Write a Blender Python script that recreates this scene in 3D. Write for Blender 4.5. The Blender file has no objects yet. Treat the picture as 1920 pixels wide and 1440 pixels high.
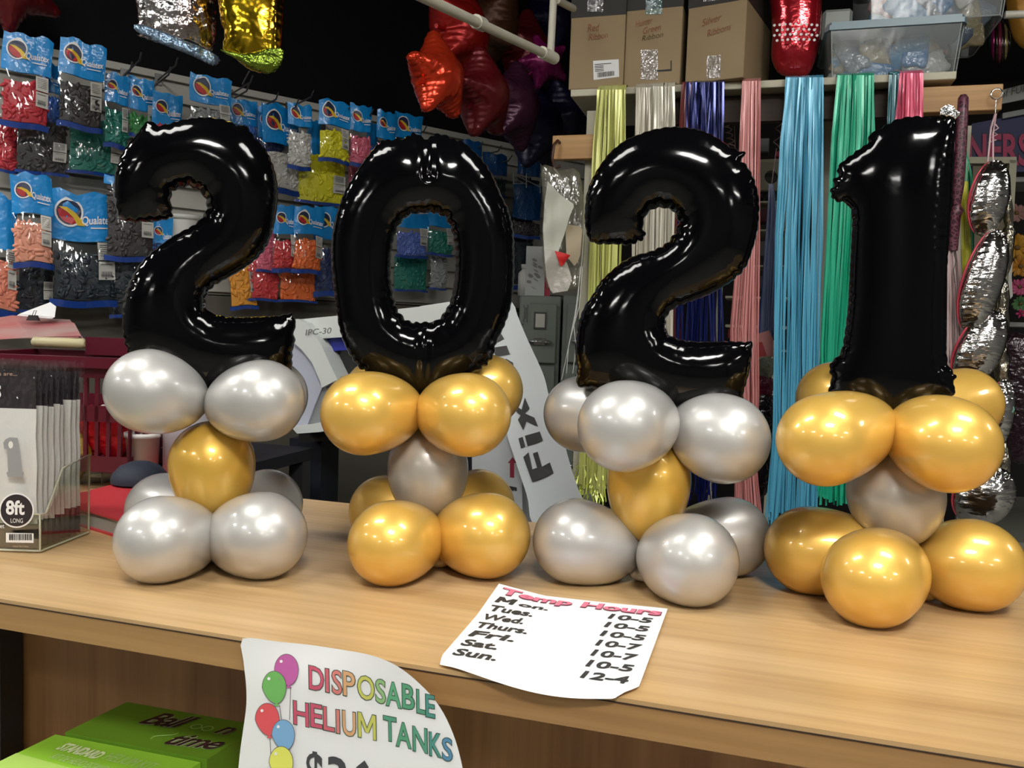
import bpy, math, random
import numpy as np
from mathutils import Vector, Matrix
from mathutils.geometry import delaunay_2d_cdt

random.seed(7)
SC = bpy.context.scene
COL = SC.collection
# ------------------------------------------------------------------ camera
W, H, F = 1920.0, 1440.0, 1550.0
CZ = 1.37                       # eye height, counter top at 1.0
yaw, pitch, roll = math.radians(16.3), math.atan(104 / 1550.0), math.atan(0.035)
HF = Vector((-math.sin(yaw), math.cos(yaw), 0.0))       # horizontal view direction
HR = Vector((math.cos(yaw), math.sin(yaw), 0.0))        # horizontal right
UPV = Vector((0, 0, 1))
C0 = Vector((0, 0, CZ))
fwd = HF * math.cos(pitch) - UPV * math.sin(pitch)
up0 = UPV * math.cos(pitch) + HF * math.sin(pitch)
right = HR * math.cos(roll) + up0 * math.sin(roll)
up = up0 * math.cos(roll) - HR * math.sin(roll)
cam = bpy.data.cameras.new('camera'); cam.sensor_width = 36.0; cam.lens = 36.0 * F / W
cam.clip_start = 0.02
camo = bpy.data.objects.new('camera', cam); COL.objects.link(camo)
camo.matrix_world = Matrix((( right.x, up.x, -fwd.x, C0.x), (right.y, up.y, -fwd.y, C0.y),
                            (right.z, up.z, -fwd.z, C0.z), (0, 0, 0, 1)))
SC.camera = camo
SC.view_settings.view_transform = 'Standard'
SC.view_settings.look = 'None'
SC.view_settings.gamma = 1.0
SC.view_settings.use_curve_mapping = False
SC.view_settings.exposure = 0.08
wd = bpy.data.worlds.new('world'); SC.world = wd; wd.use_nodes = True
wd.node_tree.nodes['Background'].inputs[0].default_value = (0.05, 0.055, 0.06, 1)
wd.node_tree.nodes['Background'].inputs[1].default_value = 0.3
SC.cycles.max_bounces = 7
SC.cycles.transparent_max_bounces = 14
SC.cycles.caustics_reflective = False
SC.cycles.caustics_refractive = False
SC.cycles.sample_clamp_indirect = 4.0
CEIL = 3.15
# ceiling fixtures: x, y, length x, length y, strength
LIGHTS = [(0.45, -0.75, 0.72, 0.42, 66), (-3.4, 0.6, 0.9, 0.36, 44), (3.4, -1.6, 0.8, 0.36, 46),
          (1.0, 0.75, 0.8, 0.36, 28), (-2.0, -2.4, 0.6, 0.36, 42), (2.1, -3.6, 0.6, 0.36, 44),
          (-4.2, -1.6, 0.6, 0.36, 42), (3.6, 2.0, 0.9, 0.36, 20), (-1.3, 0.45, 0.9, 0.36, 22),
          (4.3, -4.4, 0.6, 0.36, 42), (-1.0, -4.8, 0.6, 0.36, 42)]

# ------------------------------------------------------------------ pixel -> place
def ray(px, py):
    return (fwd + right * ((px - 960) / F) - up * ((py - 720) / F))
def at_d(px, py, d):            # at horizontal distance d in front of the eye
    r = ray(px, py); return C0 + r * (d / r.dot(HF))
def at_z(px, py, z):
    r = ray(px, py); return C0 + r * ((z - CZ) / r.z)
def at_y(px, py, y):
    r = ray(px, py); return C0 + r * (y / r.y)
def at_pl(px, py, O, n):
    r = ray(px, py); return C0 + r * ((O - C0).dot(n) / r.dot(n))

# ------------------------------------------------------------------ materials
MATS = {}
def mat(name, col, rough=0.5, metal=0.0, coat=0.0, crough=0.05, alpha=None, emit=None, bump=None, sheen=0, spec=None, trans=None, aniso=None, var=None):
    if name in MATS: return MATS[name]
    m = bpy.data.materials.new(name); m.use_nodes = True
    nt = m.node_tree; b = nt.nodes['Principled BSDF']
    b.inputs['Base Color'].default_value = (*col, 1)
    b.inputs['Roughness'].default_value = rough
    b.inputs['Metallic'].default_value = metal
    b.inputs['Coat Weight'].default_value = coat
    b.inputs['Coat Roughness'].default_value = crough
    if spec is not None: b.inputs['Specular IOR Level'].default_value = spec
    if alpha is not None: b.inputs['Alpha'].default_value = alpha
    if trans is not None: b.inputs['Transmission Weight'].default_value = trans
    if emit:
        b.inputs['Emission Color'].default_value = (*col, 1); b.inputs['Emission Strength'].default_value = emit
    tc = None
    if bump or var: tc = nt.nodes.new('ShaderNodeTexCoord')
    if bump:                     # (scale, strength, detail, stretch, distance)
        mp = nt.nodes.new('ShaderNodeMapping'); mp.inputs['Scale'].default_value = bump[3]
        nz = nt.nodes.new('ShaderNodeTexNoise'); nz.inputs['Scale'].default_value = bump[0]; nz.inputs['Detail'].default_value = bump[2]
        bp = nt.nodes.new('ShaderNodeBump'); bp.inputs['Strength'].default_value = bump[1]; bp.inputs['Distance'].default_value = bump[4]
        nt.links.new(tc.outputs['Object'], mp.inputs[0]); nt.links.new(mp.outputs[0], nz.inputs['Vector'])
        nt.links.new(nz.outputs[0], bp.inputs['Height']); nt.links.new(bp.outputs[0], b.inputs['Normal'])
        if coat: nt.links.new(bp.outputs[0], b.inputs['Coat Normal'])
    if var:                      # (scale, other colour, stretch)
        mp = nt.nodes.new('ShaderNodeMapping'); mp.inputs['Scale'].default_value = var[2]
        nz = nt.nodes.new('ShaderNodeTexNoise'); nz.inputs['Scale'].default_value = var[0]; nz.inputs['Detail'].default_value = 5
        rp = nt.nodes.new('ShaderNodeValToRGB'); rp.color_ramp.elements[0].position = 0.35; rp.color_ramp.elements[1].position = 0.68
        rp.color_ramp.elements[0].color = (*col, 1); rp.color_ramp.elements[1].color = (*var[1], 1)
        nt.links.new(tc.outputs['Object'], mp.inputs[0]); nt.links.new(mp.outputs[0], nz.inputs['Vector'])
        nt.links.new(nz.outputs[0], rp.inputs[0]); nt.links.new(rp.outputs[0], b.inputs['Base Color'])
    MATS[name] = m
    return m

def film_mat(name, fac=0.14, tint=(1, 1, 1), rough=0.12, bump=0.6, scale=30, body=0.0, bodycol=(.8, .8, .8)):
    m = bpy.data.materials.new(name); m.use_nodes = True
    nt = m.node_tree; nt.nodes.clear()
    o = nt.nodes.new('ShaderNodeOutputMaterial'); mx = nt.nodes.new('ShaderNodeMixShader')
    t = nt.nodes.new('ShaderNodeBsdfTransparent'); t.inputs[0].default_value = (*tint, 1)
    g = nt.nodes.new('ShaderNodeBsdfGlossy'); g.inputs['Roughness'].default_value = rough
    tc = nt.nodes.new('ShaderNodeTexCoord')
    nz = nt.nodes.new('ShaderNodeTexNoise'); nz.inputs['Scale'].default_value = scale; nz.inputs['Detail'].default_value = 2
    mp = nt.nodes.new('ShaderNodeMapping'); mp.inputs['Scale'].default_value = (1.6, 1.6, 0.6)
    bp = nt.nodes.new('ShaderNodeBump'); bp.inputs['Strength'].default_value = bump; bp.inputs['Distance'].default_value = 0.012
    nt.links.new(tc.outputs['Object'], mp.inputs[0]); nt.links.new(mp.outputs[0], nz.inputs['Vector'])
    nt.links.new(nz.outputs[0], bp.inputs['Height']); nt.links.new(bp.outputs[0], g.inputs['Normal'])
    mx.inputs[0].default_value = fac
    nt.links.new(t.outputs[0], mx.inputs[1]); nt.links.new(g.outputs[0], mx.inputs[2])
    last = mx
    if body:
        d = nt.nodes.new('ShaderNodeBsdfDiffuse'); d.inputs[0].default_value = (*bodycol, 1)
        m2 = nt.nodes.new('ShaderNodeMixShader'); m2.inputs[0].default_value = body
        nt.links.new(mx.outputs[0], m2.inputs[1]); nt.links.new(d.outputs[0], m2.inputs[2]); last = m2
    nt.links.new(last.outputs[0], o.inputs[0])
    MATS[name] = m
    return m

def wood_mat(name, c1, c2, c3, axis='X', rough=0.32, sc=1.0, coat=0.0):
    m = bpy.data.materials.new(name); m.use_nodes = True
    nt = m.node_tree; b = nt.nodes['Principled BSDF']
    tc = nt.nodes.new('ShaderNodeTexCoord'); mp = nt.nodes.new('ShaderNodeMapping')
    s = {'X': (0.9, 14, 14), 'Z': (14, 14, 0.9)}[axis]
    mp.inputs['Scale'].default_value = [v * sc for v in s]
    nz = nt.nodes.new('ShaderNodeTexNoise'); nz.inputs['Scale'].default_value = 1.3; nz.inputs['Detail'].default_value = 7; nz.inputs['Distortion'].default_value = 0.6
    mp2 = nt.nodes.new('ShaderNodeMapping'); mp2.inputs['Scale'].default_value = [v * sc * (6 if i != 'XYZ'.index(axis) else 2.5) for i, v in enumerate(s)]
    n2 = nt.nodes.new('ShaderNodeTexNoise'); n2.inputs['Scale'].default_value = 1.0; n2.inputs['Detail'].default_value = 4
    rp = nt.nodes.new('ShaderNodeValToRGB'); e = rp.color_ramp.elements
    e[0].position = 0.30; e[0].color = (*c1, 1); e[1].position = 0.72; e[1].color = (*c3, 1)
    mid = rp.color_ramp.elements.new(0.5); mid.color = (*c2, 1)
    mx = nt.nodes.new('ShaderNodeMix'); mx.data_type = 'RGBA'; mx.blend_type = 'MULTIPLY'; mx.inputs[0].default_value = 0.35
    r2 = nt.nodes.new('ShaderNodeValToRGB'); r2.color_ramp.elements[0].position = 0.35; r2.color_ramp.elements[1].position = 0.6
    r2.color_ramp.elements[0].color = (.62, .55, .48, 1)
    L = nt.links.new
    L(tc.outputs['Object'], mp.inputs[0]); L(mp.outputs[0], nz.inputs['Vector']); L(nz.outputs[0], rp.inputs[0])
    L(tc.outputs['Object'], mp2.inputs[0]); L(mp2.outputs[0], n2.inputs['Vector']); L(n2.outputs[0], r2.inputs[0])
    L(rp.outputs[0], mx.inputs[6]); L(r2.outputs[0], mx.inputs[7]); L(mx.outputs[2], b.inputs['Base Color'])
    b.inputs['Roughness'].default_value = rough
    b.inputs['Coat Weight'].default_value = coat; b.inputs['Coat Roughness'].default_value = 0.2
    MATS[name] = m
    return m

# ------------------------------------------------------------------ mesh collecting
class MB:
    def __init__(s): s.v = []; s.f = []; s.m = []; s.sm = []
    def add(s, vs, fs, mi=0, smooth=False):
        k = len(s.v); s.v += [tuple(v) for v in vs]
        s.f += [tuple(i + k for i in f) for f in fs]; s.m += [mi] * len(fs); s.sm += [smooth] * len(fs)
    def box(s, c, sz, R=None, mi=0, bev=0.0):
        c = Vector(c); hx, hy, hz = sz[0] / 2, sz[1] / 2, sz[2] / 2
        if bev <= 0:
            P = [Vector((x * hx, y * hy, z * hz)) for x in (-1, 1) for y in (-1, 1) for z in (-1, 1)]
            Fs = [(0, 1, 3, 2), (4, 6, 7, 5), (0, 4, 5, 1), (2, 3, 7, 6), (0, 2, 6, 4), (1, 5, 7, 3)]
        else:
            b = min(bev, hx * .9, hy * .9, hz * .9); P = []; idx = {}
            for x in (-1, 1):
                for y in (-1, 1):
                    for z in (-1, 1):
                        for a in range(3):
                            q = [x * (hx - b), y * (hy - b), z * (hz - b)]
                            q[a] = (x * hx, y * hy, z * hz)[a]
                            idx[(x, y, z, a)] = len(P); P.append(Vector(q))
            Fs = []
            for a in range(3):
                o1, o2 = (a + 1) % 3, (a + 2) % 3
                for sg in (-1, 1):
                    q = []
                    for (u, w) in ((-1, -1), (1, -1), (1, 1), (-1, 1)):
                        k = [0, 0, 0]; k[a] = sg; k[o1] = u; k[o2] = w; q.append(idx[(*k, a)])
                    Fs.append(tuple(q if sg > 0 else q[::-1]))
                for u in (-1, 1):
                    for w in (-1, 1):
                        k0 = [0, 0, 0]; k0[o1] = u; k0[o2] = w; k1 = list(k0); k0[a] = -1; k1[a] = 1
                        q = (idx[(*k0, o1)], idx[(*k1, o1)], idx[(*k1, o2)], idx[(*k0, o2)])
                        Fs.append(q if u * w > 0 else q[::-1])
            for x in (-1, 1):
                for y in (-1, 1):
                    for z in (-1, 1):
                        q = tuple(idx[(x, y, z, a)] for a in range(3)); Fs.append(q if x * y * z > 0 else q[::-1])
        if R is not None: P = [R @ p for p in P]
        s.add([p + c for p in P], Fs, mi)
    def quad(s, a, b, c, d, mi=0): s.add([a, b, c, d], [(0, 1, 2, 3)], mi)
    def prism(s, pts, ext, mi=0, mi_side=None):        # pts: world loop, ext: vector
        n = len(pts); pts = [Vector(p) for p in pts]; ext = Vector(ext)
        s.add(pts + [p + ext for p in pts], [tuple(range(n))[::-1], tuple(range(n, 2 * n))], mi)
        s.add(pts + [p + ext for p in pts], [(i, (i + 1) % n, (i + 1) % n + n, i + n) for i in range(n)], mi if mi_side is None else mi_side)
    def tube(s, path, r, n=8, mi=0, caps=True):
        path = [Vector(p) for p in path]; vs = []; fs = []
        pr = None
        for i, p in enumerate(path):
            t = (path[min(i + 1, len(path) - 1)] - path[max(i - 1, 0)]).normalized()
            if pr is None:
                a = Vector((0, 0, 1)) if abs(t.z) < .9 else Vector((1, 0, 0)); pr = t.cross(a).normalized()
            pr = (pr - t * pr.dot(t)).normalized(); q = t.cross(pr)
            rr = r[i] if isinstance(r, (list, tuple)) else r
            for k in range(n):
                a = 2 * math.pi * k / n; vs.append(p + pr * (rr * math.cos(a)) + q * (rr * math.sin(a)))
        for i in range(len(path) - 1):
            for k in range(n):
                k2 = (k + 1) % n; fs.append((i * n + k, i * n + k2, (i + 1) * n + k2, (i + 1) * n + k))
        s.add(vs, fs, mi, True)
        if caps:
            m = len(path) - 1
            s.add(vs[:n], [tuple(range(n))[::-1]], mi); s.add(vs[m * n:], [tuple(range(n))], mi)
    def lathe(s, O, ax, prof, n=24, mi=0):             # prof: (distance along ax, radius)
        O = Vector(O); ax = Vector(ax).normalized()
        a = Vector((0, 0, 1)) if abs(ax.z) < .9 else Vector((1, 0, 0)); p = ax.cross(a).normalized(); q = ax.cross(p)
        vs = []; fs = []
        for (t, r) in prof:
            for k in range(n):
                g = 2 * math.pi * k / n; vs.append(O + ax * t + p * (r * math.cos(g)) + q * (r * math.sin(g)))
        for i in range(len(prof) - 1):
            for k in range(n):
                k2 = (k + 1) % n; fs.append((i * n + k, (i + 1) * n + k, (i + 1) * n + k2, i * n + k2))
        s.add(vs, fs, mi, True)
    def blob(s, c, ax, mi=0, n=8, m=6):                # ellipsoid, ax: three axis vectors
        vs = []; fs = []
        for i in range(m + 1):
            th = math.pi * i / m
            for k in range(n):
                ph = 2 * math.pi * k / n
                vs.append(Vector(c) + ax[0] * (math.sin(th) * math.cos(ph)) + ax[1] * (math.sin(th) * math.sin(ph)) + ax[2] * math.cos(th))
        for i in range(m):
            for k in range(n):
                k2 = (k + 1) % n; fs.append((i * n + k, i * n + k2, (i + 1) * n + k2, (i + 1) * n + k))
        s.add(vs, fs, mi, True)
    def build(s, name, mats, parent=None, origin=None):
        V = np.array([tuple(v) for v in s.v], dtype=float)
        base = origin
        if parent is not None: base = wloc(parent)
        elif base is None:
            lo, hi = V.min(0), V.max(0); base = Vector(((lo[0] + hi[0]) / 2, (lo[1] + hi[1]) / 2, lo[2]))
        V = V - np.array(tuple(base))
        me = bpy.data.meshes.new(name); me.from_pydata(V.tolist(), [], s.f)
        if not isinstance(mats, (list, tuple)): mats = [mats]
        for m in mats: me.materials.append(m)
        me.polygons.foreach_set('material_index', s.m); me.polygons.foreach_set('use_smooth', s.sm)
        me.validate(); me.update()
        o = bpy.data.objects.new(name, me); COL.objects.link(o)
        if parent is not None: o.parent = parent
        else: o.location = base
        return o

def wloc(o):
    v = Vector((0, 0, 0))
    while o is not None: v += o.location; o = o.parent
    return v
def tag(o, label, cat, group=None, kind=None):
    o['label'] = label; o['category'] = cat
    if group: o['group'] = group
    if kind: o['kind'] = kind
    return o
def thing(name, loc, label, cat, group=None):
    o = bpy.data.objects.new(name, None); o.empty_display_size = .05; COL.objects.link(o); o.location = loc
    return tag(o, label, cat, group)
def struct(o):
    o['kind'] = 'structure'; return o

# ------------------------------------------------------------------ lettering
TC = {}
def text_geo(body, bold=0.0, shear=0.0, space=1.0):
    key = (body, bold, shear, space)
    if body == 'M' and key not in TC:      # the bold M is drawn stroke by stroke
        t = .05 + bold; h0, h1 = -bold, .69 + bold; V = []; Fs = []
        for (x0, y0, x1, y1) in ((.06, h0, .06, h1), (.72, h0, .72, h1), (.07, h1, .39, .16), (.71, h1, .39, .16)):
            k = len(V); w = t if x0 == x1 else t * 1.1
            V += [(x0 - w, y0, 0), (x0 + w, y0, 0), (x1 + w, y1, 0), (x1 - w, y1, 0)]; Fs.append((k, k + 1, k + 2, k + 3) if y1 > y0 else (k + 3, k + 2, k + 1, k))
        V = [(x + shear * y, y, z) for x, y, z in V]; TC[key] = (V, Fs)
    if key not in TC:
        cu = bpy.data.curves.new('t', 'FONT'); cu.body = body; cu.size = 1; cu.offset = bold; cu.shear = shear
        cu.space_character = space; cu.resolution_u = 3
        ob = bpy.data.objects.new('t', cu); COL.objects.link(ob)
        me = bpy.data.meshes.new_from_object(ob.evaluated_get(bpy.context.evaluated_depsgraph_get()))
        V = [tuple(v.co) for v in me.vertices]; Fs = [tuple(p.vertices) for p in me.polygons]
        bpy.data.objects.remove(ob); bpy.data.curves.remove(cu); bpy.data.meshes.remove(me)
        TC[key] = (V, Fs)
    return TC[key]
def add_text(mb, body, O, X, Y, eps=0.0006, bold=0.0, shear=0.0, space=1.0, mi=0, warp=None, ref=None):
    V, Fs = text_geo(body, bold, shear, space)
    if not V: return
    RV = text_geo(ref, bold, shear, space)[0] if ref else V
    x0 = min(v[0] for v in RV); x1 = max(v[0] for v in RV)
    h = 0.69 + 2 * bold
    O, X, Y = Vector(O), Vector(X), Vector(Y); n = X.cross(Y).normalized()
    out = []
    for v in V:
        a, b = (v[0] - x0) / (x1 - x0), (v[1] + bold) / h
        out.append(warp(a, b) if warp else O + X * a + Y * b + n * eps)
    mb.add(out, Fs, mi)

# ------------------------------------------------------------------ inflated foil shapes
def catmull(pts, sub=6, closed=True):
    P = [np.array(p, float) for p in pts]; n = len(P); out = []
    for i in range(n):
        p0, p1, p2, p3 = P[(i - 1) % n], P[i], P[(i + 1) % n], P[(i + 2) % n]
        for k in range(sub):
            t = k / sub
            out.append(0.5 * ((2 * p1) + (-p0 + p2) * t + (2 * p0 - 5 * p1 + 4 * p2 - p3) * t * t + (-p0 + 3 * p1 - 3 * p2 + p3) * t ** 3))
    return np.array(out)
def resample(P, step):
    Q = np.vstack([P, P[:1]]); seg = np.linalg.norm(np.diff(Q, axis=0), axis=1); s = np.concatenate([[0], np.cumsum(seg)])
    n = max(12, int(s[-1] / step)); t = np.linspace(0, s[-1], n, endpoint=False)
    return np.stack([np.interp(t, s, Q[:, 0]), np.interp(t, s, Q[:, 1])], 1), s[-1]
def pip(X, Y, loops):
    ins = np.zeros(X.shape, bool)
    for L in loops:
        n = len(L)
        for i in range(n):
            x1, y1 = L[i]; x2, y2 = L[(i + 1) % n]
            if y1 == y2: continue
            c = ((y1 > Y) != (y2 > Y)) & (X < (x2 - x1) * (Y - y1) / (y2 - y1) + x1)
            ins ^= c
    return ins
def inflate(loops, thick=0.75, step=0.004, scallop=0.0025, lam=0.012, wr=0.5, wlen=0.018, seed=1, smooth=6, cell=0.003, maxh=None, extra=None):
    rs = np.random.RandomState(seed)
    B = []; PH = []; WT = []
    for li, L in enumerate(loops):
        P = catmull(L, smooth) if smooth else np.array(L, float)
        P, tot = resample(P, step * .6)
        n = len(P); T = np.roll(P, -2, 0) - np.roll(P, 2, 0); T /= np.linalg.norm(T, axis=1)[:, None] + 1e-9
        N = np.stack([T[:, 1], -T[:, 0]], 1)
        area = 0.5 * np.sum(P[:, 0] * np.roll(P[:, 1], -1) - np.roll(P[:, 0], -1) * P[:, 1])
        if area < 0: N = -N
        if li > 0: N = -N
        ang = np.unwrap(np.arctan2(T[:, 1], T[:, 0])); k = np.abs(np.roll(ang, -5) - np.roll(ang, 5)); k = np.where(k > 3.14, 0, k) / (10 * tot / n)
        w = np.clip(k * 0.05, 0.22, 1.0); w = np.convolve(np.concatenate([w[-8:], w, w[:8]]), np.ones(17) / 17, 'valid')
        s = np.arange(n) * tot / n; m = max(3, round(tot / lam))
        ph = s / tot * m + 0.25 * np.interp(s, np.linspace(0, tot, int(m * .7) + 2), rs.uniform(-1, 1, int(m * .7) + 2))
        p = np.abs(np.sin(np.pi * ph))
        amp = np.interp(s, np.linspace(0, tot, m + 1), rs.uniform(.5, 1.25, m + 1))
        P = P - N * ((1 - p) * scallop * w * amp)[:, None]
        B.append(P); PH.append(p); WT.append(w * amp)
    allB = np.vstack(B); ph = np.concatenate(PH); wt = np.concatenate(WT)
    lo = allB.min(0) - 2 * cell; hi = allB.max(0) + 2 * cell
    nx = int((hi[0] - lo[0]) / cell) + 1; ny = int((hi[1] - lo[1]) / cell) + 1
    gx, gy = np.meshgrid(lo[0] + np.arange(nx) * cell, lo[1] + np.arange(ny) * cell)
    ins = pip(gx, gy, B)
    U = np.zeros((ny, nx)); c2 = cell * cell
    for it in range(1400):
        A = np.zeros_like(U)
        A[1:-1, 1:-1] = 0.25 * (U[:-2, 1:-1] + U[2:, 1:-1] + U[1:-1, :-2] + U[1:-1, 2:] + c2)
        U = np.where(ins, A, 0)
    g2 = step
    qx, qy = np.meshgrid(np.arange(lo[0], hi[0], g2), np.arange(lo[1], hi[1], g2 * .87))
    qx = qx + (np.arange(qx.shape[0]) % 2)[:, None] * g2 / 2
    q = np.stack([qx.ravel(), qy.ravel()], 1); q = q[pip(q[:, 0], q[:, 1], B)]
    D = np.sqrt(((q[:, None, :] - allB[None, ::2, :]) ** 2).sum(2)); q = q[D.min(1) > step * .75]
    # a tight ring just inside the seam
    R = []
    for li, P in enumerate(B):
        T = np.roll(P, -1, 0) - np.roll(P, 1, 0); T /= np.linalg.norm(T, axis=1)[:, None] + 1e-9
        N = np.stack([T[:, 1], -T[:, 0]], 1)
        area = 0.5 * np.sum(P[:, 0] * np.roll(P[:, 1], -1) - np.roll(P[:, 0], -1) * P[:, 1])
        if area < 0: N = -N
        if li > 0: N = -N
        R.append(P - N * step * .28)
    R = np.vstack(R); DR = np.sqrt(((R[:, None, :] - allB[None, ::2, :]) ** 2).sum(2)).min(1)
    R = R[(DR > step * .2) & pip(R[:, 0], R[:, 1], B)]
    q = np.vstack([R, q])
    D = np.sqrt(((q[:, None, :] - allB[None, :, :]) ** 2).sum(2)); ni = D.argmin(1); dd = D.min(1)
    fx = (q[:, 0] - lo[0]) / cell; fy = (q[:, 1] - lo[1]) / cell; ix = fx.astype(int); iy = fy.astype(int); fx -= ix; fy -= iy
    u = U[iy, ix] * (1 - fx) * (1 - fy) + U[iy, ix + 1] * fx * (1 - fy) + U[iy + 1, ix] * (1 - fx) * fy + U[iy + 1, ix + 1] * fx * fy
    h = thick * np.sqrt(np.maximum(2 * u, 0))
    hb = thick * np.sqrt(2 * 0.05 * dd)
    h = np.where(dd < 2 * cell, np.minimum(np.maximum(h, hb * .8), hb), h)
    if maxh: h = maxh * np.tanh(h / maxh)
    h = h * (1 - wr * wt[ni] * (1 - ph[ni]) ** 1.5 * np.exp(-dd / wlen))
    if extra is not None: h = h * extra(q[:, 0], q[:, 1])
    nb = len(allB); pts = [Vector((float(a), float(b))) for a, b in np.vstack([allB, q])]
    edges = []; k = 0
    for P in B:
        n = len(P); edges += [(k + i, k + (i + 1) % n) for i in range(n)]; k += n
    res = delaunay_2d_cdt(pts, edges, [], 0, 1e-7)
    ov, of, orig = res[0], res[2], res[3]
    OV = np.array([(v.x, v.y) for v in ov]); hh = np.zeros(len(OV))
    for i, o in enumerate(orig):
        if o and o[0] >= nb: hh[i] = h[o[0] - nb]
    bnd = hh <= 0
    cen = np.array([[OV[list(f), 0].mean(), OV[list(f), 1].mean()] for f in of])
    keep = pip(cen[:, 0], cen[:, 1], B)
    Fs = [tuple(f) for f, kk in zip(of, keep) if kk]
    V = [(OV[i, 0], OV[i, 1], hh[i]) for i in range(len(OV))]
    back = {}
    for i in range(len(OV)):
        if bnd[i]: back[i] = i
        else: back[i] = len(V); V.append((OV[i, 0], OV[i, 1], -hh[i]))
    Fa = Fs + [tuple(back[i] for i in f[::-1]) for f in Fs]
    return V, Fa
def add_foil(mb, loops, O, X, Y, N, mi=0, **k):
    V, Fs = inflate(loops, **k)
    mb.add([O + X * v[0] + Y * v[1] + N * v[2] for v in V], Fs, mi, True)
SC.cycles.use_denoising = True
# ------------------------------------------------------------------ shared materials
M_black_foil = mat('black_foil', (.0015, .0015, .002), .09, spec=.30, bump=(35, .07, 2, (1, 1, 1), .004))
M_silver = mat('pearl_silver_latex', (.56, .55, .53), .38, .45, .8, .10)
M_silver_in = mat('pearl_silver_latex_thin', (.56, .52, .46), .36, .35, .8, .10)
M_gold = mat('pearl_gold_latex', (.82, .50, .10), .38, .42, .8, .09)
M_gold_in = mat('pearl_gold_latex_thin', (.84, .50, .08), .36, .35, .8, .10)
M_white = mat('white_paper', (.88, .88, .88), .7)
M_ink = mat('black_ink', (.02, .02, .02), .6)
M_lam = wood_mat('counter_laminate', (.46, .285, .125), (.57, .375, .18), (.64, .445, .235), 'X', .33, 1.0, .25)
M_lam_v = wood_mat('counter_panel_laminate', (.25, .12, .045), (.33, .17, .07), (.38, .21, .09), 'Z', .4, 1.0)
M_seam = mat('dark_seam', (.03, .015, .008), .6)
M_dark = mat('dark_grey_paint', (.03, .03, .032), .6)
M_blackpaint = mat('black_wall_paint', (.0025, .0025, .003), .8, spec=.15)
M_slat = mat('grey_slatwall_board', (.40, .385, .34), .55)
M_cream = mat('cream_paint', (.56, .53, .40), .5)
M_pine = wood_mat('pine_board', (.42, .22, .08), (.52, .29, .11), (.60, .36, .15), 'X', .5)
M_beam_shade = wood_mat('shaded_beam_wood', (.04, .022, .013), (.055, .032, .019), (.07, .042, .026), 'X', .6)  # shaded stretch of the shelf beam, the shade put into the brown
M_card = mat('cardboard', (.30, .215, .115), .75, var=(3, (.34, .25, .14), (1, 1, 1)))
M_metal = mat('dark_steel', (.12, .12, .12), .35, .8)
M_chrome = mat('chrome', (.7, .7, .7), .15, 1)
M_film = film_mat('clear_film', .10, rough=.14)
M_acrylic = film_mat('clear_acrylic', .12, (.93, .95, .92), .05, 0.0)
M_acrylic_edge = mat('acrylic_edge', (.62, .60, .45), .2, alpha=.75)

# ------------------------------------------------------------------ room shell
def plane_obj(name, pts, m, thick):
    b = MB(); b.prism(pts, thick); return struct(b.build(name, m))
X0, X1, Y0, Y1 = -5.2, 5.4, -6.0, 6.4
M_floor = mat('concrete_floor', (.20, .20, .175), .45, var=(1.5, (.26, .26, .23), (1, 1, 1)))
M_ceil = mat('dark_open_ceiling', (.035, .035, .037), .8)
M_back = mat('dark_store_wall', (.016, .013, .013), .7)
M_shop = mat('shop_wall_paint', (.14, .14, .14), .7)
plane_obj('floor', [(X0, Y0, 0), (X1, Y0, 0), (X1, Y1, 0), (X0, Y1, 0)], M_floor, (0, 0, -.1))
plane_obj('ceiling', [(X0, Y0, CEIL), (X1, Y0, CEIL), (X1, Y1, CEIL), (X0, Y1, CEIL)], M_ceil, (0, 0, .1))
plane_obj('wall_back', [(X0, Y1, 0), (X1, Y1, 0), (X1, Y1, CEIL), (X0, Y1, CEIL)], M_back, (0, .1, 0))
plane_obj('wall_front', [(X0, Y0, 0), (X1, Y0, 0), (X1, Y0, CEIL), (X0, Y0, CEIL)], M_shop, (0, -.1, 0))
plane_obj('wall_side_left', [(X0, Y0, 0), (X0, Y1, 0), (X0, Y1, CEIL), (X0, Y0, CEIL)], M_shop, (-.1, 0, 0))
plane_obj('wall_right', [(X1, Y0, 0), (X1, Y1, 0), (X1, Y1, CEIL), (X1, Y0, CEIL)], M_shop, (.1, 0, 0))
M_lamp = mat('fluorescent_diffuser', (1, .98, .93), .5, emit=1)
for i, (x, y, lx, ly, s) in enumerate(LIGHTS):
    m = M_lamp.copy(); m.name = 'fluorescent_diffuser_tube'; m.node_tree.nodes['Principled BSDF'].inputs['Emission Strength'].default_value = s
    t = thing('ceiling_light', (x, y, CEIL), 'long white fluorescent ceiling fixture above the shop floor', 'ceiling light', 'fluorescent ceiling fixtures')
    b = MB(); b.box((x, y, CEIL - .03), (lx + .06, ly + .06, .06), bev=.01); b.build('fixture_frame', M_white, t)
    b = MB(); b.box((x, y, CEIL - .066), (lx, ly, .012)); b.build('diffuser', m, t)

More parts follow.
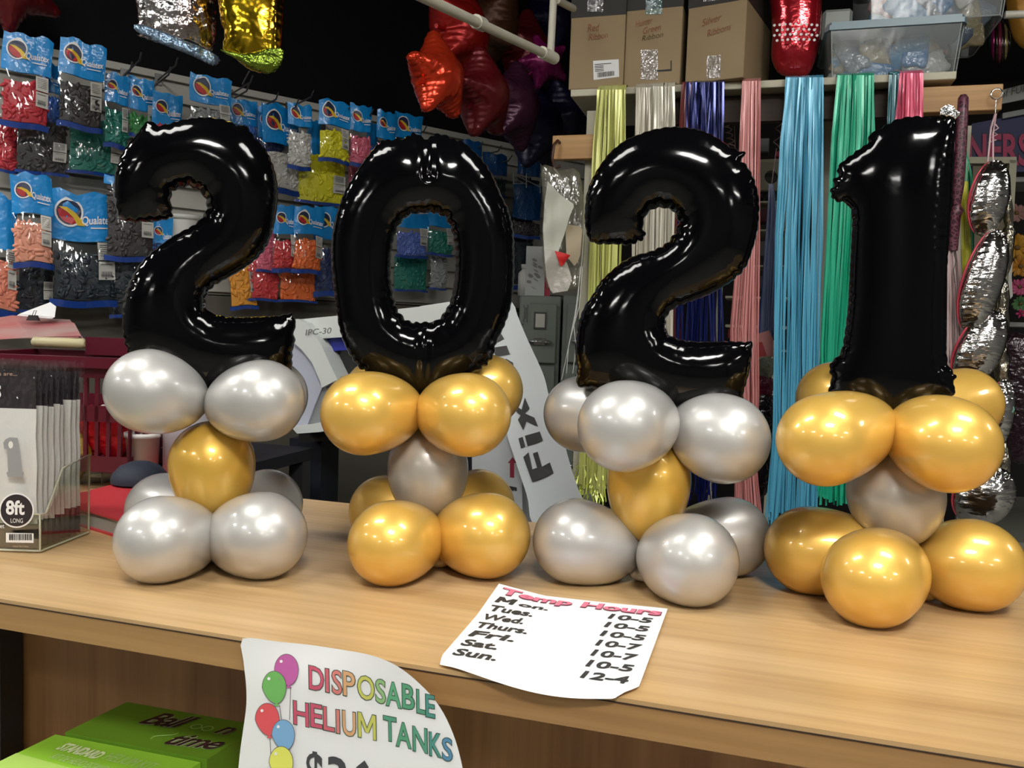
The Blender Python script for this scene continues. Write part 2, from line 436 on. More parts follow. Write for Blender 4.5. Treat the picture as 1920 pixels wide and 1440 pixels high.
# ------------------------------------------------------------------ counter
pF = at_z(960, 1275.5, 1.0); pB = at_z(960, 975, 1.0)
yF, yB = pF.y, pB.y
XL, XR = -1.9, 1.25
counter = thing('shop_counter', ((XL + XR) / 2, (yF + yB) / 2, 0), 'long tan wood-grain laminate shop counter across the foreground', 'counter')
b = MB(); b.box(((XL + XR) / 2, (yF + yB) / 2, .9975), (XR - XL, yB - yF, .005)); b.box(((XL + XR) / 2, (yF + yB) / 2 + .01, .98), (XR - XL, yB - yF - .02, .03))
b.build('countertop', M_lam, counter)
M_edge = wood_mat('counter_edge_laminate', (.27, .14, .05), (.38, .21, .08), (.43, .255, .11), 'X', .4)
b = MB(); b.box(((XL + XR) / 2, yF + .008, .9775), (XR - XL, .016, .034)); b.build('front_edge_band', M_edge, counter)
b = MB(); b.box(((XL + XR) / 2, yF - .0006, .9948), (XR - XL, .0012, .0011)); b.build('edge_seam', M_seam, counter)
REC = .44; yP = yF + REC
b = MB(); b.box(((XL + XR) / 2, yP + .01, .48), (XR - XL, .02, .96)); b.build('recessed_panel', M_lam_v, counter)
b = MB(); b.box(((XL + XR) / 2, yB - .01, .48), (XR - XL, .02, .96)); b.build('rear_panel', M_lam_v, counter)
SHZ = .38

b = MB(); b.box(((XL + XR) / 2, (yF + yP) / 2 + .02, SHZ - .012), (XR - XL, REC - .05, .024)); b.build('lower_shelf', M_lam, counter)
pl = at_y(4, 1300, yF + .03).x
pl = at_y(5, 1300, yP - .05).x
b = MB(); b.box((pl - .01, yP - .03, .48), (.02, .05, .96)); b.build('divider_panel', M_dark, counter)
# ------------------------------------------------------------------ balloon centrepieces
def balloon(px, py, r, kpx, kpy, d, kd, m, parent, lip=True, name='latex_balloon'):
    c = at_d(px, py, d); k = at_d(kpx, kpy, kd); R = r / F * (c - C0).dot(fwd)
    ax = (c - k); L = ax.length; ax.normalize()
    lk = max(L - .004, R * 1.02)
    prof = []
    for i in range(15):
        a = math.pi / 2 * i / 14; prof.append((R * 1.02 * math.cos(a), R * math.sin(a)))
    for i in range(1, 17):
        s = i / 16 * .985; prof.append((-lk * s, max(R * (1 - s ** 2.15) ** .60, .0035)))
    prof.append((-lk, .0032)); prof.append((-lk - .003, .0045)); prof.append((-lk - .005, .002))
    b = MB(); b.lathe(c, ax, prof, 36)
    return b.build(name, m, parent)

def base_weight(px, py, w, d, m, parent):
    c = at_d(px, py, d); c.z = 1.0 + w * .55
    b = MB(); b.blob(c, (Vector((w, 0, 0)), Vector((0, w * .8, 0)), Vector((0, 0, w * .55))), n=16, m=10)
    b.blob(c + Vector((w * .2, 0, w * .5)), (Vector((w * .4, 0, 0)), Vector((0, w * .3, 0)), Vector((0, 0, w * .5))), n=10, m=6)
    return b.build('base_weight', m, parent)

def digit(raw, off, sc, d0, cx, parent, seed, thick=.72, extra=None, **k):
    for kk, vv in dict(lam=.0135, scallop=.0034, wr=.30, wlen=.010).items(): k.setdefault(kk, vv)
    base = at_d(cx, 900, d0)
    N = Vector((C0.x - base.x, C0.y - base.y, 0)).normalized(); X = Vector((-N.y, N.x, 0)); Y = UPV
    O = base.copy(); O.z = 1.30
    loops = []
    for L in raw:
        l2 = []
        for (a, c) in L:
            p = at_pl(off[0] + a / sc, off[1] + c / sc, O, N) - O; l2.append((p.dot(X), p.dot(Y)))
        loops.append(l2)
    b = MB(); add_foil(b, loops, O, X, Y, N, seed=seed, thick=thick, extra=extra, **k)
    return b.build('number_balloon', M_black_foil, parent), O, X, Y, N, loops

TWO_A = [[(235,95),(262,68),(290,78),(330,92),(430,66),(540,52),(640,65),(720,95),(745,88),(770,115),(800,160),(860,230),(895,320),(912,420),(905,520),(885,620),(850,710),(790,775),(700,835),(620,880),(572,920),(552,962),(560,1010),(600,1034),(680,1046),(800,1046),(900,1042),(975,1030),(992,1050),(1002,1090),(990,1130),(998,1170),(985,1220),(984,1275),(972,1335),(900,1385),(700,1410),(580,1425),(400,1385),(250,1300),(160,1230),(135,1150),(130,1080),(135,980),(155,900),(190,830),(240,760),(310,700),(380,650),(440,615),(500,580),(540,530),(548,480),(520,430),(470,405),(420,410),(385,435),(378,480),(388,525),(378,558),(320,572),(250,578),(180,580),(122,560),(100,510),(88,430),(90,350),(115,260),(150,200),(200,145)]]
ZERO = [[(540,82),(575,60),(610,52),(650,66),(690,84),(735,100),(800,160),(860,230),(900,310),(930,380),(960,440),(985,540),(990,650),(990,760),(985,860),(970,950),(940,1040),(905,1110),(885,1190),(840,1250),(760,1290),(640,1350),(520,1425),(420,1350),(300,1300),(210,1262),(160,1200),(120,1120),(95,1040),(80,940),(68,840),(58,740),(55,640),(65,540),(90,440),(130,340),(190,240),(240,170),(310,92),(370,85),(430,75),(470,48),(508,62)],
        [(555,462),(610,475),(650,510),(680,590),(690,680),(685,780),(670,880),(640,950),(590,1005),(520,1012),(450,1005),(400,950),(375,870),(362,780),(365,680),(380,590),(410,520),(450,480),(500,465)]]
TWO_B = [[(345,115),(400,90),(470,65),(560,48),(640,50),(720,65),(790,95),(850,135),(895,158),(948,176),(922,203),(955,250),(985,310),(1005,400),(1005,500),(990,590),(960,690),(925,760),(850,820),(760,870),(660,910),(590,940),(562,965),(548,1010),(560,1060),(620,1088),(700,1098),(850,1098),(950,1100),(972,1096),(968,1170),(955,1260),(930,1350),(915,1400),(760,1420),(560,1420),(400,1390),(200,1340),(130,1330),(105,1310),(108,1230),(100,1150),(105,1060),(120,990),(150,920),(185,870),(220,810),(270,760),(330,710),(400,675),(470,655),(540,620),(575,580),(595,540),(598,500),(575,460),(530,448),(480,455),(448,490),(438,540),(450,575),(430,608),(360,630),(290,625),(210,625),(165,600),(148,530),(147,450),(155,380),(180,310),(220,240),(270,175),(310,140)]]
ONE = [[(675,75),(640,82),(600,92),(520,86),(440,95),(390,115),(340,145),(298,168),(290,205),(240,240),(195,275),(165,303),(157,325),(166,342),(143,360),(146,390),(130,405),(134,440),(158,462),(192,468),(214,488),(224,530),(222,620),(216,750),(211,870),(203,960),(190,1050),(172,1120),(132,1158),(126,1200),(134,1230),(122,1290),(160,1330),(250,1370),(395,1432),(560,1370),(655,1318),(684,1280),(670,1255),(684,1220),(655,1180),(640,1120),(636,1000),(638,850),(646,700),(653,560),(663,400),(670,250),(680,110)]]

# stand 1
def stand(name, cx, d, label):
    p = at_d(cx, 1000, d); return thing(name, (p.x, p.y, 1.0), label, 'balloon centerpiece', 'black number balloon centerpieces on the counter')
s1 = stand('balloon_centerpiece', 400, 1.25, 'black foil number 2 balloon on silver balloons, leftmost stand on the counter')
digit(TWO_A, (180, 200), 2.666, 1.25, 395, s1, 3)
balloon(281, 733, 79, 393, 760, 1.19, 1.25, M_silver, s1)
balloon(492, 751, 77, 393, 765, 1.20, 1.25, M_silver, s1)
balloon(505, 742, 70, 393, 765, 1.33, 1.26, M_silver, s1)
balloon(398, 868, 78, 402, 985, 1.25, 1.25, M_gold_in, s1)
balloon(302, 1012, 82, 402, 1005, 1.145, 1.25, M_silver, s1)
balloon(492, 1004, 82, 402, 1005, 1.177, 1.25, M_silver, s1)
balloon(307, 955, 68, 402, 990, 1.334, 1.25, M_silver, s1)
balloon(500, 946, 66, 402, 990, 1.38, 1.25, M_silver, s1)
base_weight(402, 1030, .021, 1.235, mat('cream_latex', (.75, .68, .56), .4), s1)
# stand 2
def zero_crease(x, y):
    return 1 - .17 * np.exp(-((x + .001) / .009) ** 2) * np.clip((np.abs(y - zc) - zr * .86) / .012, 0, 1) - .05 * np.exp(-((np.abs(x) - .028) / .010) ** 2) * np.clip((y - zc - zr) / .03, 0, 1)
s2 = stand('balloon_centerpiece', 800, 1.28, 'black foil number 0 balloon on gold balloons, second stand from the left')
zc, zr = 1.49 - 1.30, .105
digit(ZERO, (600, 230), 2.7175, 1.28, 790, s2, 5, thick=.62, extra=zero_crease, scallop=.0045, wr=.38)
balloon(682, 775, 79, 791, 765, 1.20, 1.28, M_gold, s2)
balloon(879, 778, 79, 793, 768, 1.20, 1.28, M_gold, s2)
balloon(712, 738, 66, 793, 768, 1.36, 1.29, M_gold, s2)
balloon(912, 732, 68, 793, 768, 1.36, 1.29, M_gold, s2)
balloon(802, 876, 76, 806, 985, 1.28, 1.28, M_silver_in, s2)
balloon(733, 1019, 80, 815, 1000, 1.168, 1.28, M_gold, s2)
balloon(914, 1004, 80, 818, 1000, 1.21, 1.28, M_gold, s2)
balloon(722, 958, 67, 815, 990, 1.375, 1.28, M_gold, s2)
balloon(897, 948, 68, 815, 990, 1.40, 1.28, M_gold, s2)
base_weight(822, 1040, .019, 1.25, mat('gold_weight_foil', (.75, .52, .22), .4), s2)
# stand 3
s3 = stand('balloon_centerpiece', 1215, 1.22, 'black foil number 2 balloon on silver balloons, third stand, in front of the yellow ribbons')
digit(TWO_B, (1040, 220), 2.619, 1.22, 1250, s3, 8)
balloon(1092, 776, 72, 1245, 785, 1.31, 1.23, M_silver, s3)
balloon(1169, 799, 86, 1250, 785, 1.13, 1.22, M_silver, s3)
balloon(1357, 823, 84, 1250, 785, 1.18, 1.22, M_silver, s3)
balloon(1217, 897, 78, 1207, 1025, 1.22, 1.22, M_gold_in, s3)
balloon(1080, 1015, 80, 1206, 1042, 1.207, 1.23, M_silver, s3)
balloon(1296, 1050, 87, 1215, 1040, 1.127, 1.22, M_silver, s3)
balloon(1368, 1006, 74, 1220, 1030, 1.274, 1.23, M_silver, s3)
base_weight(1205, 1062, .021, 1.215, mat('cream_latex', (.75, .68, .56), .4), s3)
# stand 4
s4 = stand('balloon_centerpiece', 1690, 1.15, 'black foil number 1 balloon on gold balloons, rightmost stand on the counter')
nb, O4, X4, Y4, N4, lp4 = digit(ONE, (1500, 180), 2.3235, 1.16, 1665, s4, 11, thick=.5, maxh=.05)
p = at_pl(1500 + 650 / 2.3235, 180 + 74 / 2.3235, O4, N4)
b = MB(); sil = [(math.cos(a) * (.0125 + .0015 * math.cos(5 * a)), math.sin(a) * (.0085 + .001 * math.sin(4 * a))) for a in np.linspace(0, 2 * math.pi, 14, endpoint=False)]
sil = [(x, y - .0045 * (x > .004)) for x, y in sil]
add_foil(b, [sil], p + N4 * .008, X4, Y4, N4, seed=2, step=.002, cell=.001, lam=.004, scallop=.001, wlen=.004)
M_sfoil = mat('silver_foil', (.80, .78, .76), .16, 1.0, bump=(60, .35, 2, (1, 1, 1), .004))
b.build('valve_tab', M_sfoil, nb)
balloon(1546, 825, 87, 1668, 785, 1.08, 1.16, M_gold, s4)
balloon(1778, 834, 90, 1670, 790, 1.07, 1.16, M_gold, s4)
balloon(1566, 748, 70, 1668, 780, 1.25, 1.17, M_gold, s4)
balloon(1806, 758, 68, 1670, 785, 1.25, 1.17, M_gold, s4)
balloon(1678, 925, 86, 1700, 1030, 1.16, 1.16, M_silver_in, s4)
balloon(1519, 1032, 82, 1690, 1045, 1.197, 1.15, M_gold, s4)
balloon(1635, 1085, 91, 1700, 1045, 1.068, 1.15, M_gold, s4)
balloon(1826, 1060, 86, 1705, 1045, 1.147, 1.15, M_gold, s4)
base_weight(1738, 1085, .016, 1.17, mat('gold_weight_foil', (.75, .52, .22), .4), s4)

for s_ in (s1, s2, s3, s4):
    for o in s_.children:                 # the balloons flatten where they press on the counter
        for v in o.data.vertices: v.co.z = max(v.co.z, .0006)
# ------------------------------------------------------------------ hours sheet
hs = thing('hours_sheet', at_z(1030, 1210, 1.0), 'white sheet reading Temp Hours with opening times, lying on the front edge of the counter', 'paper sign')
c00, c10, c01, c11 = [at_z(*p, 1.002) for p in ((815, 1247), (1190, 1313), (935, 1108), (1252, 1143))]
def hs_pt(a, v, e=0.0):
    p = (c00 * (1 - a) + c10 * a) * (1 - v) + (c01 * (1 - a) + c11 * a) * v
    dz = .010 * max(0, (1 - a) * 1.0 - .72) * max(0, v - .6) * 8 + .004 * math.sin(math.pi * a) * max(0, v - .8) * 3 * -.5
    dz += .0035 * math.sin(a * 7) * (1 - v) * .4 + .0015
    p = p + Vector((0, 0, dz + e))
    if v < .09: p = p + Vector((.012 * (0.5 - a) * (1 - v / .09), -.012 * math.sin(math.pi * a) * (1 - v / .09) , 0))
    if a > .93 and v < .1: p = p + Vector((-.012 * (a - .93) / .07 * (1 - v / .1), 0, 0))
    if p.y < yF - .002: p.z -= max(0, (yF - .002 - p.y)) * .5
    return p
def grid_obj(fn, nu, nv, th=.0003):
    b = MB(); vs = [fn(i / nu, j / nv, 0) for j in range(nv + 1) for i in range(nu + 1)]
    fs = [(j * (nu + 1) + i, j * (nu + 1) + i + 1, (j + 1) * (nu + 1) + i + 1, (j + 1) * (nu + 1) + i) for j in range(nv) for i in range(nu)]
    b.add(vs, fs, 0, True)
    return b
grid_obj(hs_pt, 24, 30).build('sheet', M_white, hs)
def hline(mb, s, a0, a1, v0, v1, bold, shear=.0, mi=0, e=.0009):
    add_text(mb, s, (0, 0, 0), (1, 0, 0), (0, 1, 0), bold=bold, shear=shear, mi=mi, warp=lambda x, y: hs_pt(a0 + (a1 - a0) * x, v0 + (v1 - v0) * y, e))
M_pinkink = mat('pink_ink', (.78, .20, .30), .6)
b = MB()
hline(b, 'Temp Hours', .04, .98, .872, .968, .050, .05, 1, .0008)
hline(b, 'Temp Hours', .045, .975, .880, .960, .031, .05, 0, .0014)
b.build('title_lettering', [M_pinkink, mat('dark_pink_outline', (.22, .06, .09), .6)], hs)
b = MB()
for i, (dname, a1, hrs) in enumerate([('Mon.', .36, '10-5'), ('Tues.', .30, '10-5'), ('Wed.', .28, '10-5'), ('Thurs.', .335, '10-7'), ('Fri.', .30, '10-7'), ('Sat.', .245, '10-5'), ('Sun.', .28, '12-4')]):
    v = .770 - i * .111
    if i: hline(b, dname, .045, a1, v, v + .074, .030, .12)
    else: hline(b, 'M', .045, .165, v, v + .074, .055, .12); hline(b, 'on.', .185, a1, v, v + .052, .030, .12)
    hline(b, hrs, .70 + .002 * i, .945, v - .002, v + .066, .030, .12)
b.build('hours_lettering', mat('soft_black_ink', (.03, .03, .03), .6), hs)

# ------------------------------------------------------------------ hanging price sign
ySg = yF - .012
SG = thing('price_sign', at_y(650, 1330, ySg), 'white curled paper sign reading Disposable Helium Tanks with printed balloons, hung from the counter edge', 'paper sign')
def sg(px, py, e=0.0):
    t = min(1, max(0, (px - 640) / 230.)); k = min(1, max(0, (1330 - py) / 130.)); q = min(1, max(0, (py - 1215) / 60.))
    y = ySg - e - .020 * (t ** 1.4) - .004 * math.sin((px - 440) / 80.) * q
    return at_y(px, py, y)
out = [(455, 1197), (520, 1203), (580, 1209), (640, 1218), (690, 1227), (728, 1240), (760, 1259), (790, 1285), (815, 1312), (836, 1345), (853, 1385), (863, 1420), (869, 1450), (874, 1490), (872, 1530), (440, 1500), (446, 1450), (450, 1410), (457, 1360), (462, 1320), (461, 1280), (456, 1235)]
def flat_cut(outl, step=14, sm=3):
    P = catmull(outl, sm) if sm else np.array(outl, float); P, _ = resample(P, step)
    xs, ys = np.meshgrid(np.arange(P[:, 0].min(), P[:, 0].max(), step), np.arange(P[:, 1].min(), P[:, 1].max(), step))
    q = np.stack([xs.ravel(), ys.ravel()], 1); q = q[pip(q[:, 0], q[:, 1], [P])]
    D = np.sqrt(((q[:, None] - P[None]) ** 2).sum(2)).min(1); q = q[D > step * .5]
    A = np.vstack([P, q]); n = len(P)
    r = delaunay_2d_cdt([Vector(map(float, a)) for a in A], [(i, (i + 1) % n) for i in range(n)], [], 0, 1e-5)
    V = np.array([(v.x, v.y) for v in r[0]]); cen = np.array([V[list(f)].mean(0) for f in r[2]]); kp = pip(cen[:, 0], cen[:, 1], [P])
    return V, [tuple(f) for f, k in zip(r[2], kp) if k]
V, Fs = flat_cut(out)
b = MB(); b.add([sg(*v) for v in V], Fs, 0, True); b.build('sheet', M_white, SG)
GR = [(.62, .10, .17), (.65, .13, .17), (.70, .22, .20), (.72, .40, .20), (.60, .60, .13), (.30, .52, .22), (.12, .42, .22), (.10, .36, .20), (.10, .34, .22), (.08, .30, .25), (.10, .27, .45)]
gm = [mat('print_ink_%s' % n, c, .6) for n, c in zip(['crimson', 'red', 'coral', 'orange', 'lime', 'leaf', 'green', 'deep_green', 'pine', 'teal', 'blue'], GR)]
b = MB(); OL = len(gm)
def sletter(ch, x, y, w, h, slant, mi, bold=.0):
    for (bd, e, m2, g) in (.035 + bold, .0008, OL, 1.5), (.012 + bold, .0014, mi, 0):
        add_text(b, ch, (0, 0, 0), (1, 0, 0), (0, 1, 0), bold=bd, mi=m2, warp=lambda a, c: sg(x - g + (w + 2 * g) * a - (h * c) * .02, y + g - (h + 2 * g) * c + slant * (w * a), e))
for ch, x, y, w, h, mi in [('D', 580, 1291, 27, 44, 0), ('I', 611, 1297, 6, 44, 1), ('S', 623, 1299, 18, 44, 2), ('P', 644, 1303, 22, 46, 3), ('O', 671, 1308, 31, 44, 4), ('S', 705, 1316, 18, 44, 5), ('A', 724, 1322, 28, 46, 6), ('B', 755, 1327, 22, 46, 7), ('L', 782, 1336, 15, 44, 8), ('E', 799, 1343, 16, 42, 9)]:
    sletter(ch, x, y, w, h, .24, mi)
for ch, x, y, w, h, mi in [('H', 551, 1357, 28, 44, 0), ('E', 583, 1362, 21, 44, 0), ('L', 607, 1368, 20, 44, 1), ('I', 631, 1374, 6, 44, 2), ('U', 643, 1377, 24, 46, 3), ('M', 672, 1381, 33, 46, 4), ('T', 720, 1387, 23, 46, 8), ('A', 743, 1398, 28, 46, 7), ('N', 775, 1407, 26, 46, 8), ('K', 806, 1416, 22, 44, 9), ('S', 830, 1424, 18, 42, 10)]:
    sletter(ch, x, y, w, h, .22, mi)
b.build('headline_lettering', gm + [mat('print_outline_green', (.05, .09, .06), .6)], SG)
b = MB()
for ch, x, y, w, h in [('$', 574, 1478, 32, 72), ('3', 614, 1484, 36, 68), ('6', 658, 1492, 40, 70), ('.', 705, 1498, 9, 9), ('9', 724, 1502, 38, 62), ('9', 768, 1512, 38, 62)]:
    add_text(b, ch, (0, 0, 0), (1, 0, 0), (0, 1, 0), bold=.03, warp=lambda a, c: sg(x + w * a, y - h * c + .2 * w * a, .0012))
b.build('price_lettering', mat('price_grey_ink', (.06, .06, .07), .6), SG)
for nm, cx, cy, rx, ry, col, e in [('magenta', 537, 1256, 22, 29, (.55, .12, .38), .0012), ('green', 514, 1289, 22, 30, (.18, .50, .13), .0016), ('red', 501, 1349, 22, 30, (.80, .10, .12), .0020), ('blue', 531, 1378, 21, 28, (.22, .45, .72), .0024), ('yellow', 527, 1430, 22, 30, (.83, .83, .15), .0028)]:
    b = MB(); pts = []
    for k in range(28):
        a = 2 * math.pi * k / 28; q = math.sin(a); pts.append((cx + rx * math.cos(a) * (1 - .18 * max(0, q)) + 4 * max(0, q), cy + ry * q))
    b.add([sg(x, y, e) for x, y in pts], [tuple(range(28))], 0)
    b.add([sg(x, y, e) for x, y in ((cx + 4, cy + ry - 2), (cx + 10, cy + ry + 5), (cx - 1, cy + ry + 5))], [(0, 1, 2)], 0)
    b.add([sg(cx - rx * .45 + 3 * math.cos(a), cy - ry * .55 + 3 * math.sin(a), e + .0003) for a in np.linspace(0, 2 * math.pi, 8, endpoint=False)], [tuple(range(8))], 1)
    ol = [sg(cx + (x - cx) * 1.05, cy + (y - cy) * 1.04, e - .0002) for x, y in pts]; b.add(ol, [tuple(range(28))], 2)
    o = b.build('printed_balloon', [mat('print_%s' % nm, col, .6), M_white, mat('print_outline', (.15, .12, .14), .6)], SG); o['label'] = '%s printed balloon' % nm
b = MB()
for (x0, y0, x1, y1) in [(545, 1290, 543, 1350), (524, 1322, 528, 1350), (506, 1381, 508, 1420)]:
    b.quad(sg(x0 - .6, y0, .001), sg(x0 + .6, y0, .001), sg(x1 + .6, y1, .001), sg(x1 - .6, y1, .001))
b.build('printed_strings', mat('print_outline', (.15, .12, .14), .6), SG)

# ------------------------------------------------------------------ green helium kit boxes
ZG = .79
def gz(px, py, z=ZG): return at_z(px, py, z)
M_g1 = mat('dark_green_card', (.12, .25, .018), .35); M_g2 = mat('lime_green_card', (.27, .54, .04), .35); M_g3 = mat('pale_lime_card', (.38, .58, .12), .35)
P1, P4, P3 = gz(238, 1316), gz(122, 1373), gz(388, 1424)
P2 = P1 + (P3 - P4)
gb = thing('helium_kit_box', ((P1 + P3) / 2 + Vector((0, 0, SHZ - ZG))), 'dark green carton printed Balloon time on its lid, on the shelf under the counter', 'box')
dz = Vector((0, 0, SHZ - ZG))
b = MB(); b.prism([P1, P2, P3, P4], dz, 0); b.build('carton', M_g1, gb)
uX = (P3 - P4); uY = (P1 - P4)
def gtop(mb, s, a0, v0, a1, v1, hh, bold, shear, mi, eps):
    O = P4 + uX * a0 + uY * v0; X = uX * (a1 - a0) + uY * (v1 - v0); add_text(mb, s, O, X, uY * hh, eps, bold, shear, .92, mi)
b = MB()
for (bd, mi, e) in ((.05, 1, .0006), (.018, 0, .0012)):
    gtop(b, 'Ball', .30, .50, .60, .56, .36, bd, .35, mi, e)
    gtop(b, 'n', .81, .60, .91, .60, .30, bd, .35, mi, e)
    gtop(b, 'time', .64, .14, .97, .22, .32, bd, .35, mi, e)
b.build('brand_lettering', [mat('maroon_ink', (.035, .012, .012), .5), mat('pale_green_outline', (.45, .52, .33), .5)], gb)
b = MB()
for cx in (.66, .74):
    ring = [P4 + uX * (cx + r * math.cos(a)) + uY * (.68 + r * 1.9 * math.sin(a)) + Vector((0, 0, .0008)) for a in np.linspace(0, 2 * math.pi, 20, endpoint=False) for r in (.038, .028)]
    b.add(ring, [(2 * i, 2 * ((i + 1) % 20), 2 * ((i + 1) % 20) + 1, 2 * i + 1) for i in range(20)])
b.tube([P4 + uX * (.62 - .015 * k + .02 * math.sin(k)) + uY * (.45 - .035 * k) + Vector((0, 0, .0008)) for k in range(8)], .0007, 5)
b.build('balloon_emblem', mat('light_green_ink', (.30, .50, .12), .5), gb)
Q1, Q2 = gz(104, 1377, ZG - .004), gz(376, 1429, ZG - .004); dY = (gz(-60, 1440, ZG - .004) - Q1); dY = (P4 - P1).normalized() * .26
ga = thing('helium_kit_box', (Q1 + Q2) / 2 + dY / 2 + Vector((0, 0, SHZ - ZG)), 'bright lime green carton printed Standard Helium Kit, in front of the dark green one', 'box')
b = MB(); a_ = Q1 + dY; c_ = Q2 + dY
b.prism([Q1, Q2, c_, a_], Vector((0, 0, SHZ - ZG + .004)), 0)
# keep the carton inside the shelf depth
b.build('carton', M_g2, ga)
vX = Q2 - Q1; e3 = Vector((0, 0, .0006))
b = MB(); b.quad(Q1 + dY * .22 + e3, Q2 + dY * .30 + e3, c_ + e3, a_ + e3); b.build('pale_panel', M_g3, ga)
b = MB()
add_text(b, 'STANDARD', Q1 + vX * .155 + dY * .13, vX * .30 + dY * .02, -dY * .075, .0010, .04, .2)
add_text(b, 'HELIUM KIT', Q1 + vX * .48 + dY * .135, vX * .34 + dY * .02, -dY * .07, .0010, .0, .2, mi=1)
add_text(b, 'KIT DE HELIO ESTANDAR', Q1 + vX * .21 + dY * .21, vX * .44 + dY * .03, -dY * .05, .0010, .01, .2, mi=1)
b.build('kit_lettering', [mat('pale_yellow_ink', (.70, .78, .45), .5), mat('light_lime_ink', (.42, .58, .22), .5)], ga)
b = MB(); rc = Q1 + dY * .48 + vX * .05 + e3 * 2
b.add([rc + vX * (.07 * math.cos(a)) + dY * (.10 * math.sin(a)) for a in np.linspace(0, 2 * math.pi, 16, endpoint=False)], [tuple(range(16))])
for k in range(3): b.quad(*[rc + vX * (.09 + u) + dY * (-.06 + .06 * k + w) for u, w in ((0, 0), (.10, 0), (.10, .018), (0, .018))], mi=1)
rc2 = Q1 + dY * .50 + vX * .30 + e3 * 2
b.add([rc2 + vX * (.06 * math.cos(a)) + dY * (.08 * math.sin(a)) for a in np.linspace(0, 2 * math.pi, 16, endpoint=False)], [tuple(range(16))], 2)
b.build('printed_picture', [mat('print_red_soft', (.70, .13, .10), .5), mat('pale_yellow_ink', (.70, .78, .45), .5), mat('maroon_ink', (.035, .012, .012), .5)], ga)

#print('DBGBOX', [tuple(round(c,3) for c in v) for v in (P1,P2,P3,P4,Q1,Q2,c_,a_)], 'yF', yF, 'yP', yP)
# ------------------------------------------------------------------ slat wall on the left, running away to the right
def cf(lat, d, z): v = C0 + HR * lat + HF * d; v.z = z; return v       # lateral, forward, height
WU = (HR * math.sin(math.radians(52.4)) + HF * math.cos(math.radians(52.4))).normalized()   # along the wall
WN = Vector((WU.y, -WU.x, 0))                                                              # out of the wall
WO = cf(-.6 * 2.75, 2.75, 0)
TOPZ = (at_pl(576, 190, WO, WN)).z
def wp(s, z, o=0.0): v = WO + WU * s + WN * o; v.z = z; return v
S0, S1 = -1.6, 2.75
b = MB(); b.prism([wp(S0, 0, -.03), wp(S1, 0, -.03), wp(S1, CEIL, -.03), wp(S0, CEIL, -.03)], WN * -.06)
wl = struct(b.build('wall_left', M_blackpaint))
b = MB(); pitchz = .075; z = 1.47
while z < TOPZ - .01:
    z1 = min(z + pitchz - .012, TOPZ)
    b.prism([wp(S0, z, -.03), wp(S1, z, -.03), wp(S1, z1, -.03), wp(S0, z1, -.03)], WN * .029)
    z += pitchz
b.prism([wp(S0, 1.46, -.029), wp(S1, 1.46, -.029), wp(S1, TOPZ, -.029), wp(S0, TOPZ, -.029)], WN * .010)
b.build('slatwall_panel', M_slat, wl)
b = MB(); b.prism([wp(S0, 0, -.03), wp(S1, 0, -.03), wp(S1, 1.455, -.03), wp(S0, 1.455, -.03)], WN * .03); b.build('lower_wall_panel', mat('brown_grey_panel', (.085, .076, .060), .6), wl)

# hooks
def hook(px, py, L=.26, tip=.02, n=0):
    p = at_pl(px, py, WO + WN * L, WN); r = p - WN * L
    b = MB(); pth = [r, r + WN * (L * .9), r + WN * L + UPV * tip]
    b.tube(pth, .0032, 6); b.prism([r + WU * .012 + UPV * .02, r - WU * .012 + UPV * .02, r - WU * .012 - UPV * .02, r + WU * .012 - UPV * .02], WN * .004)
    o = b.build('display_hook', M_metal); return tag(o, 'bare black wire display hook sticking out of the grey slatwall above the bags', 'hook', 'bare wire hooks on the slatwall')
for (x, y) in [(265, 110), (333, 120), (248, 128), (320, 137), (474, 152), (467, 168), (588, 180), (522, 184), (560, 196), (655, 212), (700, 214), (905, 275), (940, 282), (800, 245), (960, 300)]:
    hook(x, y, .24)

# bags of latex balloons
M_hblue = mat('bag_header_blue', (.006, .27, .70), .35, coat=.35, crough=.10, bump=(28, .5, 2, (1, 1, 1), .008))
M_hshade = mat('bag_header_shaded_blue', (.004, .07, .24), .35, coat=.3, crough=.12, bump=(28, .6, 2, (1, 1, 1), .008))  # the same blue header in shade, darkened in the colour itself
M_hdeep = mat('bag_strip_blue', (.006, .05, .30), .35, coat=.4, crough=.15)
M_lab = mat('sticker_paper', (.62, .60, .55), .6)
M_labink = mat('sticker_ink', (.12, .12, .12), .6)
M_bagfilm = film_mat('bag_film', .065, (.98, .99, 1), .07, 1.0, 13, 0)
LOGO = [M_white, mat('logo_red', (.50, .02, .03), .4), mat('logo_yellow', (.75, .50, .03), .4), mat('logo_dark', (.02, .03, .08), .4)]
FILL = {}
def fillmat(nm, col): 
    if nm not in FILL: FILL[nm] = mat('latex_' + nm, col, .45, bump=(120, .5, 2, (1, 1, 1), .003))
    return FILL[nm]
COLS = dict(red=(.52, .03, .045), charcoal=(.040, .034, .034), teal=(.015, .19, .14), green=(.04, .25, .06), grey=(.30, .31, .31), white=(.62, .60, .55),
            yellow=(.72, .66, .02), pink=(.75, .16, .24), coral=(.82, .27, .17), peach=(.82, .36, .24), orange=(.85, .17, .035), amber=(.80, .33, .03), navy=(.012, .03, .12), blue=(.05, .15, .50), periwinkle=(.13, .21, .62), clear=(.35, .36, .36), crimson=(.62, .045, .05), ink=(.012, .02, .03))
BAGN = [0]
